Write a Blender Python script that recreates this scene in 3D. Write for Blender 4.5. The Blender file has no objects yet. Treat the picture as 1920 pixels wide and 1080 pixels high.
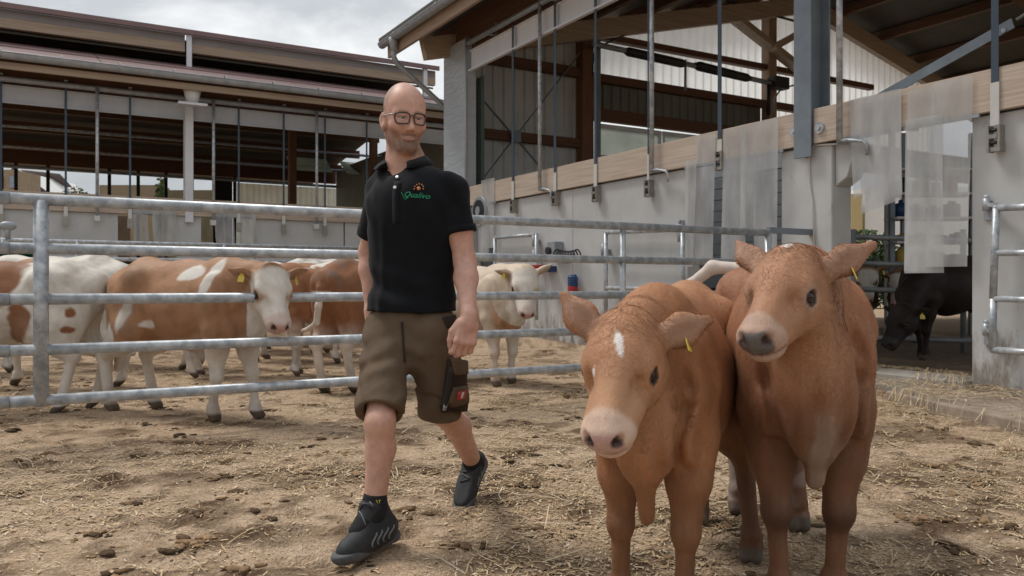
import bpy, bmesh, math, random
import numpy as np
from mathutils import Matrix, Vector
from mathutils.bvhtree import BVHTree

rng = np.random.default_rng(7)
random.seed(7)
scene = bpy.context.scene
COL = scene.collection

# ------------------------------------------------------------------ camera, sky, sun
CAM_H, FPX, VH = 0.98, 1541.0, 535.0          # eye height, focal length and horizon row for a 1920 px wide frame
cam_data = bpy.data.cameras.new('camera')
cam = bpy.data.objects.new('camera', cam_data)
COL.objects.link(cam)
cam.location = (0, 0, CAM_H)
cam.rotation_euler = (math.radians(90), 0, 0)
cam_data.sensor_width = 36.0
cam_data.lens = FPX / 1920 * 36
cam_data.shift_y = -(540 - VH) / 1920
cam_data.clip_start = 0.05
cam_data.clip_end = 2000
cam_data.dof.use_dof = True
cam_data.dof.focus_distance = 2.75
cam_data.dof.aperture_fstop = 10
scene.camera = cam

SUN_EL, SUN_AZ = math.radians(58), math.radians(-62)   # azimuth measured from +Y towards +X
world = bpy.data.worlds.new('World')
scene.world = world
world.use_nodes = True
wn, wl = world.node_tree.nodes, world.node_tree.links
wn.clear()
out = wn.new('ShaderNodeOutputWorld')
bg = wn.new('ShaderNodeBackground')
bg.inputs['Strength'].default_value = 0.077
sky = wn.new('ShaderNodeTexSky')
sky.sky_type = 'NISHITA'
sky.sun_disc = False
sky.sun_elevation = SUN_EL
sky.sun_rotation = SUN_AZ
tc = wn.new('ShaderNodeTexCoord')
mp = wn.new('ShaderNodeMapping'); mp.inputs['Scale'].default_value = (1, 1, 2.2)
mp.inputs['Location'].default_value = (3.1, 0.4, 0.2)
n1 = wn.new('ShaderNodeTexNoise'); n1.inputs['Scale'].default_value = 2.6; n1.inputs['Detail'].default_value = 9
n1.inputs['Roughness'].default_value = 0.55; n1.inputs['Distortion'].default_value = 0.35
cr = wn.new('ShaderNodeValToRGB')
cr.color_ramp.elements[0].position = 0.33; cr.color_ramp.elements[0].color = (3.7, 3.95, 4.2, 1)
cr.color_ramp.elements[1].position = 0.72; cr.color_ramp.elements[1].color = (9.6, 9.6, 9.5, 1)
e = cr.color_ramp.elements.new(0.55); e.color = (5.3, 5.5, 5.65, 1)
mx = wn.new('ShaderNodeMix'); mx.data_type = 'RGBA'; mx.inputs[0].default_value = 0.92
wl.new(tc.outputs['Generated'], mp.inputs['Vector'])
wl.new(mp.outputs['Vector'], n1.inputs['Vector'])
wl.new(n1.outputs['Fac'], cr.inputs['Fac'])
wl.new(sky.outputs['Color'], mx.inputs[6])
wl.new(cr.outputs['Color'], mx.inputs[7])
# an overcast sky is brighter overhead than at the horizon
sx = wn.new('ShaderNodeSeparateXYZ'); wl.new(tc.outputs['Generated'], sx.inputs[0])
zr = wn.new('ShaderNodeMapRange'); zr.inputs['From Min'].default_value = 0.0; zr.inputs['From Max'].default_value = 1.0
zr.inputs['To Min'].default_value = 0.86; zr.inputs['To Max'].default_value = 1.35
wl.new(sx.outputs['Z'], zr.inputs['Value'])
vm = wn.new('ShaderNodeVectorMath'); vm.operation = 'SCALE'
wl.new(mx.outputs[2], vm.inputs[0]); wl.new(zr.outputs['Result'], vm.inputs['Scale'])
wl.new(vm.outputs[0], bg.inputs['Color'])
wl.new(bg.outputs['Background'], out.inputs['Surface'])

sd = bpy.data.lights.new('sun', 'SUN')
sd.energy = 1.5
sd.angle = math.radians(18)
sd.color = (1.0, 0.96, 0.9)
sun = bpy.data.objects.new('sun', sd)
COL.objects.link(sun)
to_sun = Vector((math.sin(SUN_AZ) * math.cos(SUN_EL), math.cos(SUN_AZ) * math.cos(SUN_EL), math.sin(SUN_EL)))
sun.rotation_euler = to_sun.to_track_quat('Z', 'Y').to_euler()
sun.location = (-6, -4, 12)

vs = scene.view_settings
vs.view_transform = 'Standard'; vs.look = 'None'; vs.exposure = 0.65; vs.gamma = 1.0
vs.use_curve_mapping = False
scene.render.engine = 'CYCLES'
scene.cycles.use_denoising = True
scene.cycles.max_bounces = 8
scene.cycles.transparent_max_bounces = 16

# ------------------------------------------------------------------ frames and helpers
CA, SA = 0.8636, 0.5042                        # yard directions: a runs along the gate, b along the right barn
ANG = math.atan2(SA, CA)
AB = Matrix.Rotation(ANG, 4, 'Z')
ID = Matrix.Identity(4)

def W(a, b, z=0.0): return Vector((CA * a - SA * b, SA * a + CA * b, z))
def at(u, v, Y): return Vector(((u - 960) / FPX * Y, Y, CAM_H + (VH - v) / FPX * Y))
WALL_A = 6.98
def onwall(u, v, a=WALL_A):                    # (b, z) on a plane parallel to the right barn's front
    k = (u - 960) / FPX
    Y = a / (CA * k + SA)
    return Y * (CA - SA * k), CAM_H + (VH - v) / FPX * Y
def onb(u, v, b):                              # (a, z) on a plane parallel to the left barn's front
    k = (u - 960) / FPX
    Y = b / (CA - SA * k)
    return Y * (CA * k + SA), CAM_H + (VH - v) / FPX * Y

def sstep(e0, e1, x):
    t = np.clip((np.asarray(x, float) - e0) / (e1 - e0), 0, 1)
    return t * t * (3 - 2 * t)

def hash3(i, j, k, seed):
    n = (i.astype(np.int64) * 374761393 + j.astype(np.int64) * 668265263 + k.astype(np.int64) * 2147483647 + seed * 1274126177) & 0xffffffff
    n = ((n ^ (n >> 13)) * 1274126177) & 0xffffffff
    n = n ^ (n >> 16)
    return (n & 0xffff).astype(np.float32) / 65535.0

def vnoise(x, y, z, seed=0):                   # value noise in 0..1
    x, y, z = np.broadcast_arrays(np.asarray(x, np.float32), np.asarray(y, np.float32), np.asarray(z, np.float32))
    xi, yi, zi = np.floor(x), np.floor(y), np.floor(z)
    fx, fy, fz = x - xi, y - yi, z - zi
    fx = fx * fx * (3 - 2 * fx); fy = fy * fy * (3 - 2 * fy); fz = fz * fz * (3 - 2 * fz)
    xi = xi.astype(np.int32); yi = yi.astype(np.int32); zi = zi.astype(np.int32)
    r = 0
    for dx in (0, 1):
        for dy in (0, 1):
            for dz in (0, 1):
                w = (fx if dx else 1 - fx) * (fy if dy else 1 - fy) * (fz if dz else 1 - fz)
                r = r + w * hash3(xi + dx, yi + dy, zi + dz, seed)
    return r
def fbm(x, y, z, seed=0, octs=4, gain=0.5):
    a, s, t = 1.0, 0.0, 0.0
    for o in range(octs):
        s = s + a * vnoise(x * 2 ** o, y * 2 ** o, z * 2 ** o, seed + o * 17); t += a; a *= gain
    return s / t

# ------------------------------------------------------------------ materials
MATS = {}
def mat(name, col, rough=0.6, metal=0.0, var=0.18, scale=6.0, bump=0.15, bscale=60.0, col2=None, stretch=(1, 1, 1),
        attr=False, transmission=0.0, alpha=1.0, sheen=0.0, spec=0.5, thresh=None, sss=0.0, translucent=0.0, bdist=0.004):
    if name in MATS: return MATS[name]
    m = bpy.data.materials.new(name); m.use_nodes = True
    nt = m.node_tree; n, l = nt.nodes, nt.links
    bsdf = n['Principled BSDF']
    tcn = n.new('ShaderNodeTexCoord'); mpn = n.new('ShaderNodeMapping'); mpn.inputs['Scale'].default_value = stretch
    l.new(tcn.outputs['Object'], mpn.inputs['Vector'])
    nz = n.new('ShaderNodeTexNoise'); nz.inputs['Scale'].default_value = scale; nz.inputs['Detail'].default_value = 7
    nz.inputs['Roughness'].default_value = 0.62
    l.new(mpn.outputs['Vector'], nz.inputs['Vector'])
    mr = n.new('ShaderNodeMapRange')
    lo, hi = thresh if thresh else (0.3, 0.7)
    mr.inputs['From Min'].default_value = lo; mr.inputs['From Max'].default_value = hi
    l.new(nz.outputs['Fac'], mr.inputs['Value'])
    mix = n.new('ShaderNodeMix'); mix.data_type = 'RGBA'
    l.new(mr.outputs['Result'], mix.inputs[0])
    if attr:
        at_n = n.new('ShaderNodeAttribute'); at_n.attribute_name = 'Col'
        dk = n.new('ShaderNodeMix'); dk.data_type = 'RGBA'; dk.blend_type = 'MULTIPLY'; dk.inputs[0].default_value = 1
        dk.inputs[7].default_value = (1 - var,) * 3 + (1,)
        lt = n.new('ShaderNodeMix'); lt.data_type = 'RGBA'; lt.blend_type = 'MULTIPLY'; lt.inputs[0].default_value = 1
        lt.clamp_result = False
        lt.inputs[7].default_value = (1 + var,) * 3 + (1,)
        l.new(at_n.outputs['Color'], dk.inputs[6]); l.new(at_n.outputs['Color'], lt.inputs[6])
        l.new(dk.outputs[2], mix.inputs[6]); l.new(lt.outputs[2], mix.inputs[7])
    else:
        c2 = col2 if col2 else tuple(min(1, c * (1 + var)) for c in col)
        c1 = col if col2 else tuple(c * (1 - var) for c in col)
        mix.inputs[6].default_value = (*c1, 1); mix.inputs[7].default_value = (*c2, 1)
    l.new(mix.outputs[2], bsdf.inputs['Base Color'])
    bsdf.inputs['Roughness'].default_value = rough
    bsdf.inputs['Metallic'].default_value = metal
    bsdf.inputs['Specular IOR Level'].default_value = spec
    bsdf.inputs['Alpha'].default_value = alpha
    bsdf.inputs['Transmission Weight'].default_value = transmission
    if sheen: bsdf.inputs['Sheen Weight'].default_value = sheen
    if sss:
        bsdf.inputs['Subsurface Weight'].default_value = sss
        bsdf.inputs['Subsurface Radius'].default_value = (0.012, 0.005, 0.003)
        bsdf.inputs['Subsurface Scale'].default_value = 0.6
    if bump:
        nb = n.new('ShaderNodeTexNoise'); nb.inputs['Scale'].default_value = bscale; nb.inputs['Detail'].default_value = 5
        l.new(mpn.outputs['Vector'], nb.inputs['Vector'])
        bp = n.new('ShaderNodeBump'); bp.inputs['Strength'].default_value = bump; bp.inputs['Distance'].default_value = bdist
        l.new(nb.outputs['Fac'], bp.inputs['Height']); l.new(bp.outputs['Normal'], bsdf.inputs['Normal'])
    if translucent:
        tr = n.new('ShaderNodeBsdfTranslucent'); l.new(mix.outputs[2], tr.inputs['Color'])
        ms = n.new('ShaderNodeMixShader'); ms.inputs[0].default_value = translucent
        l.new(bsdf.outputs[0], ms.inputs[1]); l.new(tr.outputs[0], ms.inputs[2])
        l.new(ms.outputs[0], n['Material Output'].inputs['Surface'])
    MATS[name] = m
    return m

galv = mat('galvanised_steel', (0.30, 0.33, 0.36), 0.42, 0.35, col2=(0.55, 0.57, 0.59), scale=14, thresh=(0.38, 0.62), bump=0.05)
def splashed(m, col=(0.16, 0.115, 0.075), top=0.95):
    """muck splashed up the foot of a wall, with ragged edges of its own"""
    nt = m.node_tree; n, l = nt.nodes, nt.links; b = n['Principled BSDF']; src = b.inputs['Base Color'].links[0].from_socket
    t = n.new('ShaderNodeTexCoord'); s = n.new('ShaderNodeSeparateXYZ'); l.new(t.outputs['Object'], s.inputs[0])
    mp = n.new('ShaderNodeMapping'); mp.inputs['Scale'].default_value = (3, 3, 1.1); l.new(t.outputs['Object'], mp.inputs[0])
    nz = n.new('ShaderNodeTexNoise'); nz.inputs['Scale'].default_value = 2.3; nz.inputs['Detail'].default_value = 9; nz.inputs['Roughness'].default_value = 0.7
    l.new(mp.outputs[0], nz.inputs['Vector'])
    h = n.new('ShaderNodeMapRange'); h.inputs['From Min'].default_value = 0.0; h.inputs['From Max'].default_value = top; h.inputs['To Min'].default_value = 0.30; h.inputs['To Max'].default_value = 0.0
    l.new(s.outputs['Z'], h.inputs['Value'])
    ad = n.new('ShaderNodeMath'); ad.operation = 'ADD'; l.new(nz.outputs['Fac'], ad.inputs[0]); l.new(h.outputs['Result'], ad.inputs[1])
    th = n.new('ShaderNodeMapRange'); th.inputs['From Min'].default_value = 0.62; th.inputs['From Max'].default_value = 0.80; th.inputs['To Max'].default_value = 0.75
    l.new(ad.outputs[0], th.inputs['Value'])
    mx_ = n.new('ShaderNodeMix'); mx_.data_type = 'RGBA'; mx_.inputs[7].default_value = (*col, 1)
    l.new(src, mx_.inputs[6]); l.new(th.outputs['Result'], mx_.inputs[0]); l.new(mx_.outputs[2], b.inputs['Base Color'])
galv_dull = mat('dull_zinc', (0.27, 0.29, 0.31), 0.5, 0.3, col2=(0.40, 0.42, 0.44), scale=6, bump=0.04)
steel_blue = mat('blue_grey_steel', (0.20, 0.235, 0.27), 0.5, 0.2, var=0.15, scale=4, bump=0.03)
steel_pale = mat('pale_painted_steel', (0.68, 0.69, 0.72), 0.5, 0.0, var=0.07, scale=3, bump=0.02)
concrete = mat('smooth_precast_concrete', (0.47, 0.47, 0.465), 0.8, col2=(0.57, 0.57, 0.565), scale=2.2, thresh=(0.3, 0.7), bump=0.12, bscale=90)
splashed(concrete)
concrete_worn = mat('worn_concrete', (0.24, 0.22, 0.19), 0.9, col2=(0.38, 0.35, 0.31), scale=5, bump=0.4, bscale=40)
glulam = mat('pale_glulam', (0.46, 0.36, 0.28), 0.7, col2=(0.63, 0.53, 0.44), scale=5, stretch=(3, 0.28, 9), thresh=(0.32, 0.68), bump=0.12, bscale=40)
timber_a = mat('brown_timber', (0.075, 0.030, 0.013), 0.7, col2=(0.15, 0.066, 0.03), scale=5, stretch=(0.3, 5, 7), bump=0.1, bscale=30)
timber_a_pale = mat('pale_timber', (0.30, 0.215, 0.15), 0.7, col2=(0.46, 0.36, 0.27), scale=4, stretch=(0.25, 5, 7), bump=0.1, bscale=30)
timber_b = mat('brown_timber_lengthwise', (0.085, 0.036, 0.016), 0.7, col2=(0.17, 0.08, 0.038), scale=5, stretch=(5, 0.3, 7), bump=0.1, bscale=30)
timber_b_pale = mat('weathered_fascia_timber', (0.26, 0.175, 0.12), 0.7, col2=(0.40, 0.29, 0.21), scale=5, stretch=(5, 0.3, 7), bump=0.1, bscale=30)
timber_z = mat('brown_timber_upright', (0.12, 0.055, 0.028), 0.7, col2=(0.22, 0.105, 0.05), scale=5, stretch=(5, 5, 0.3), bump=0.1, bscale=30)
maroon = mat('maroon_roof_sheet', (0.20, 0.125, 0.12), 0.45, 0.1, var=0.12, scale=1.5, bump=0.03)
grey_board = mat('grey_fascia_board', (0.27, 0.25, 0.24), 0.7, var=0.1, scale=2, bump=0.05)
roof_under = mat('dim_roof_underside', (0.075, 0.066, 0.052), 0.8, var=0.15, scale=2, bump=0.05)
clad_grey = mat('grey_cladding', (0.50, 0.52, 0.52), 0.5, 0.1, var=0.1, scale=2, bump=0.03)
clad_olive = mat('olive_cladding', (0.16, 0.16, 0.135), 0.55, 0.1, var=0.15, scale=2, bump=0.03)
clear_sheet = mat('translucent_cladding', (0.86, 0.88, 0.88), 0.5, var=0.05, scale=3, bump=0.02, translucent=0.93)
tarp = mat('grey_tarpaulin', (0.40, 0.43, 0.46), 0.35, var=0.07, scale=3, bump=0.5, bscale=5, stretch=(1, 1, 3), bdist=0.05)
tarp_green = mat('green_curtain', (0.16, 0.21, 0.19), 0.5, var=0.15, scale=3, bump=0.3, bscale=6, stretch=(3, 3, 0.3), bdist=0.03)
strap_dark = mat('dark_blue_strap', (0.05, 0.075, 0.105), 0.6, var=0.1, bump=0.05)
white_pl = mat('white_plastic', (0.62, 0.61, 0.58), 0.5, var=0.05, bump=0.0)
buckle_m = mat('buckle_metal', (0.33, 0.31, 0.27), 0.4, 0.6, var=0.2, scale=20, bump=0.05)
black_m = mat('black_rubber', (0.018, 0.018, 0.02), 0.55, var=0.2, bump=0.05)
glass_dim = mat('dusty_window_pane', (0.62, 0.66, 0.62), 0.3, var=0.1, scale=2, bump=0.02, translucent=0.75)
red_m = mat('red_plastic', (0.42, 0.03, 0.03), 0.45, var=0.1, bump=0)
blue_m = mat('blue_plastic', (0.02, 0.06, 0.16), 0.45, var=0.1, bump=0)
yellow_m = mat('yellow_tag', (0.72, 0.56, 0.08), 0.45, var=0.08, bump=0)

# ------------------------------------------------------------------ objects
def root(name, loc, label, cat, group=None, kind=None):
    o = bpy.data.objects.new(name, None); COL.objects.link(o)
    o.location = loc; o.empty_display_size = 0.2
    o['label'] = label; o['category'] = cat
    if group: o['group'] = group
    if kind: o['kind'] = kind
    return o

def link(me, name, parent=None, frame=ID, label=None, cat=None, group=None, kind=None):
    o = bpy.data.objects.new(name, me); COL.objects.link(o)
    o.matrix_world = frame
    if parent is not None:
        pm = Matrix.LocRotScale(parent.location, parent.rotation_euler, parent.scale)
        if parent.parent is not None or parent.type == 'MESH':
            pm = FR.get(parent.name, pm)
        o.parent = parent
        o.matrix_parent_inverse = pm.inverted()
        o.matrix_basis = frame
    FR[o.name] = frame.copy()
    if label: o['label'] = label
    if cat: o['category'] = cat
    if group: o['group'] = group
    if kind: o['kind'] = kind
    return o
FR = {}

class MB:
    def __init__(s): s.v, s.f, s.sm = [], [], []
    def add(s, vs_, fs_, smooth=False):
        o = len(s.v); s.v += [tuple(p) for p in vs_]
        s.f += [tuple(i + o for i in f) for f in fs_]; s.sm += [smooth] * len(fs_)
        return s
    def box(s, x0, x1, y0, y1, z0, z1):
        return s.add([(x0, y0, z0), (x1, y0, z0), (x1, y1, z0), (x0, y1, z0), (x0, y0, z1), (x1, y0, z1), (x1, y1, z1), (x0, y1, z1)],
                     [(3, 2, 1, 0), (4, 5, 6, 7), (0, 1, 5, 4), (1, 2, 6, 5), (2, 3, 7, 6), (3, 0, 4, 7)])
    def bar(s, p, q, w, h, up=(0, 0, 1)):       # rectangular bar from p to q
        p, q = Vector(p), Vector(q); d = (q - p).normalized(); up = Vector(up)
        x = d.cross(up)
        if x.length < 1e-4: x = d.cross(Vector((1, 0, 0)))
        x.normalize(); y = x.cross(d).normalized()
        r = [x * w / 2 * i + y * h / 2 * j for i, j in ((-1, -1), (1, -1), (1, 1), (-1, 1))]
        return s.add([p + k for k in r] + [q + k for k in r],
                     [(3, 2, 1, 0), (4, 5, 6, 7), (0, 1, 5, 4), (1, 2, 6, 5), (2, 3, 7, 6), (3, 0, 4, 7)])
    def tube(s, pts, r, n=12, caps=True, closed=False):
        pts = [Vector(p) for p in pts]; m = len(pts)
        rs = r if isinstance(r, (list, tuple)) else [r] * m
        ref = None; rings = []
        for i, p in enumerate(pts):
            if closed: d = pts[(i + 1) % m] - pts[i - 1]
            else: d = pts[min(i + 1, m - 1)] - pts[max(i - 1, 0)]
            d.normalize()
            if ref is None:
                ref = d.orthogonal().normalized()
            x = (ref - d * ref.dot(d)).normalized(); ref = x
            y = d.cross(x)
            rings.append([p + (x * math.cos(2 * math.pi * k / n) + y * math.sin(2 * math.pi * k / n)) * rs[i] for k in range(n)])
        vs_ = [q for rg in rings for q in rg]; fs_ = []
        for i in range(m if closed else m - 1):
            j = (i + 1) % m
            for k in range(n):
                fs_.append((i * n + k, i * n + (k + 1) % n, j * n + (k + 1) % n, j * n + k))
        s.add(vs_, fs_, True)
        if caps and not closed:
            o = len(s.v) - len(vs_)
            s.f += [tuple(o + k for k in reversed(range(n))), tuple(o + (m - 1) * n + k for k in range(n))]; s.sm += [False, False]
        return s
    def ball(s, c, r, n=14, m=8):
        c = Vector(c); rr = r if isinstance(r, (tuple, list)) else (r, r, r)
        vs_ = [c + Vector((0, 0, rr[2]))]
        for i in range(1, m):
            th = math.pi * i / m
            for k in range(n):
                ph = 2 * math.pi * k / n
                vs_.append(c + Vector((rr[0] * math.sin(th) * math.cos(ph), rr[1] * math.sin(th) * math.sin(ph), rr[2] * math.cos(th))))
        vs_.append(c - Vector((0, 0, rr[2]))); fs_ = []
        for k in range(n): fs_.append((0, 1 + k, 1 + (k + 1) % n))
        for i in range(m - 2):
            for k in range(n):
                a = 1 + i * n; fs_.append((a + k, a + n + k, a + n + (k + 1) % n, a + (k + 1) % n))
        a = 1 + (m - 2) * n
        for k in range(n): fs_.append((a + k, len(vs_) - 1, a + (k + 1) % n))
        return s.add(vs_, fs_, True)
    def build(s, name, material, parent=None, frame=ID, bevel=0.0, **kw):
        me = bpy.data.meshes.new(name)
        me.from_pydata(s.v, [], s.f)
        me.polygons.foreach_set('use_smooth', s.sm)
        me.materials.append(material)
        o = link(me, name, parent, frame, **kw)
        if bevel:
            bm = o.modifiers.new('bevel', 'BEVEL'); bm.width = bevel; bm.segments = 2; bm.limit_method = 'ANGLE'
        return o

def corrugated(p0, d, width, z0, z1, nrm, pitch=0.2, depth=0.035):
    """one profiled sheet: p0 (a,b), d unit direction along the sheet, nrm unit direction of the ribs"""
    prof, x = [], 0.0
    while x < width - 1e-6:
        for fx, h in ((0, 0), (0.55, 0), (0.68, 1), (0.87, 1)):
            if x + fx * pitch <= width: prof.append((x + fx * pitch, h * depth))
        x += pitch
    prof.append((width, 0))
    vs_ = []
    for t, h in prof:
        for z in (z0, z1): vs_.append((p0[0] + d[0] * t + nrm[0] * h, p0[1] + d[1] * t + nrm[1] * h, z))
    m = MB(); m.add(vs_, [(2 * i, 2 * i + 2, 2 * i + 3, 2 * i + 1) for i in range(len(prof) - 1)])
    return m

def np_mesh(name, V, F, material, cols=None, smooth=True):
    me = bpy.data.meshes.new(name)
    V = np.ascontiguousarray(V, np.float32); F = np.ascontiguousarray(F, np.int32)
    nf, k = F.shape
    me.vertices.add(len(V)); me.vertices.foreach_set('co', V.ravel())
    me.loops.add(nf * k); me.loops.foreach_set('vertex_index', F.ravel())
    me.polygons.add(nf); me.polygons.foreach_set('loop_start', np.arange(nf, dtype=np.int32) * k)
    me.polygons.foreach_set('use_smooth', np.full(nf, smooth))
    if cols is not None:
        ca = me.color_attributes.new('Col', 'FLOAT_COLOR', 'POINT')
        c4 = np.ones((len(V), 4), np.float32); c4[:, :3] = cols
        ca.data.foreach_set('color', c4.ravel())
    me.update(calc_edges=True); me.validate()
    me.materials.append(material)
    return me

# ------------------------------------------------------------------ smooth solids (signed distances on a grid)
def smin(a, b, k):
    h = np.maximum(k - np.abs(a - b), 0) / k
    return np.minimum(a, b) - h * h * k * 0.25
class Solid:
    def __init__(s): s.p = []
    def _add(s, fn, lo, hi, k, op):
        if lo is not None: lo, hi = np.minimum(lo, hi), np.maximum(lo, hi)
        s.p.append((fn, lo, hi, k, op)); return s
    def rc(s, a, b, r1, r2, k=0.04, op='u', R=None, sc=None):
        """tapered capsule; with R (3x3 rows = local axes) and sc it is stretched along those axes about a"""
        a = np.array(a, float); b = np.array(b, float); r = max(r1, r2)
        if R is None:
            ba = b - a; L2 = max(ba @ ba, 1e-9)
            def fn(X, Y, Z):
                t = np.clip(((X - a[0]) * ba[0] + (Y - a[1]) * ba[1] + (Z - a[2]) * ba[2]) / L2, 0, 1)
                return np.sqrt((X - a[0] - ba[0] * t) ** 2 + (Y - a[1] - ba[1] * t) ** 2 + (Z - a[2] - ba[2] * t) ** 2) - (r1 + (r2 - r1) * t)
            return s._add(fn, np.minimum(a, b) - r, np.maximum(a, b) + r, k, op)
        R = np.array(R, float); sc = np.array(sc, float); bl = (R @ (b - a)) / sc; L2 = max(bl @ bl, 1e-9); ms = sc.min()
        def fn(X, Y, Z):
            q = [(R[i, 0] * (X - a[0]) + R[i, 1] * (Y - a[1]) + R[i, 2] * (Z - a[2])) / sc[i] for i in range(3)]
            t = np.clip((q[0] * bl[0] + q[1] * bl[1] + q[2] * bl[2]) / L2, 0, 1)
            return (np.sqrt((q[0] - bl[0] * t) ** 2 + (q[1] - bl[1] * t) ** 2 + (q[2] - bl[2] * t) ** 2) - (r1 + (r2 - r1) * t)) * ms
        m = r * sc.max()
        return s._add(fn, np.minimum(a, b) - m, np.maximum(a, b) + m, k, op)
    def ell(s, c, rad, k=0.04, op='u', R=None):
        c = np.array(c, float); rad = np.array(rad, float) * np.ones(3); R = np.eye(3) if R is None else np.array(R, float)
        def fn(X, Y, Z):
            q = [(R[i, 0] * (X - c[0]) + R[i, 1] * (Y - c[1]) + R[i, 2] * (Z - c[2])) for i in range(3)]
            k0 = np.sqrt(sum((q[i] / rad[i]) ** 2 for i in range(3))); k1 = np.sqrt(sum((q[i] / rad[i] ** 2) ** 2 for i in range(3)))
            return k0 * (k0 - 1) / np.maximum(k1, 1e-6)
        ext = np.sqrt(((R * rad[:, None]) ** 2).sum(0))
        return s._add(fn, c - ext, c + ext, k, op)
    def rcc(s, a, b, r1, r2, k=0.04, n=None):    # tapered capsule with its far end cut flat at b
        a = np.array(a, float); b = np.array(b, float); d = (b - a) / np.linalg.norm(b - a) if n is None else np.array(n, float)
        ba = b - a; L2 = ba @ ba
        def fn(X, Y, Z):
            t = np.clip(((X - a[0]) * ba[0] + (Y - a[1]) * ba[1] + (Z - a[2]) * ba[2]) / L2, 0, 1.3)
            c_ = np.sqrt((X - a[0] - ba[0] * t) ** 2 + (Y - a[1] - ba[1] * t) ** 2 + (Z - a[2] - ba[2] * t) ** 2) - (r1 + (r2 - r1) * t)
            return -smin(-c_, -((X - b[0]) * d[0] + (Y - b[1]) * d[1] + (Z - b[2]) * d[2]), 0.006)
        r = max(r1, r2)
        return s._add(fn, np.minimum(a, b) - r, np.maximum(a, b) + r, k, 'u')
    def box(s, c, half, r=0.005, k=0.01, op='u', R=None):
        c = np.array(c, float); half = np.array(half, float); R = np.eye(3) if R is None else np.array(R, float)
        def fn(X, Y, Z):
            q = [np.abs(R[i, 0] * (X - c[0]) + R[i, 1] * (Y - c[1]) + R[i, 2] * (Z - c[2])) - half[i] + r for i in range(3)]
            return np.sqrt(sum(np.maximum(t, 0) ** 2 for t in q)) + np.minimum(np.maximum(np.maximum(q[0], q[1]), q[2]), 0) - r
        ext = (np.abs(R) * half[:, None]).sum(0)
        return s._add(fn, c - ext, c + ext, k, op)
    def cut(s, p, n, k=0.006):                   # removes what lies on the side n points to
        p = np.array(p, float); n = np.array(n, float); n /= np.linalg.norm(n)
        return s._add(lambda X, Y, Z: (X - p[0]) * n[0] + (Y - p[1]) * n[1] + (Z - p[2]) * n[2], None, None, k, 'c')
    def disp(s, fn): return s._add(fn, None, None, 0, 'd')
    def mesh(s, res):
        lo = np.min([p[1] for p in s.p if p[4] == 'u'], axis=0) - 0.03; hi = np.max([p[2] for p in s.p if p[4] == 'u'], axis=0) + 0.03
        n = np.ceil((hi - lo) / res).astype(int) + 1
        ax = [(lo[i] + res * np.arange(n[i])).astype(np.float32) for i in range(3)]
        D = np.full(n, 0.2, np.float32)
        for fn, plo, phi, k, op in s.p:
            if plo is None:
                if op == 'c':
                    d = fn(ax[0][:, None, None], ax[1][None, :, None], ax[2][None, None, :]).astype(np.float32)
                    D = -smin(-D, -d, k)
                else:
                    I = np.where(np.abs(D) < 0.04)
                    D[I] += fn(ax[0][I[0]], ax[1][I[1]], ax[2][I[2]]).astype(np.float32)
                continue
            i0 = np.clip(np.floor((plo - lo - k - 2 * res) / res).astype(int), 0, n - 1)
            i1 = np.clip(np.ceil((phi - lo + k + 2 * res) / res).astype(int) + 1, 1, n)
            sl = tuple(slice(i0[i], i1[i]) for i in range(3))
            d = fn(ax[0][sl[0]][:, None, None], ax[1][sl[1]][None, :, None], ax[2][sl[2]][None, None, :]).astype(np.float32)
            D[sl] = smin(D[sl], d, k) if op == 'u' else -smin(-D[sl], d, k)  # 'sub' carves
        return nets(D, lo, res)

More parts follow.
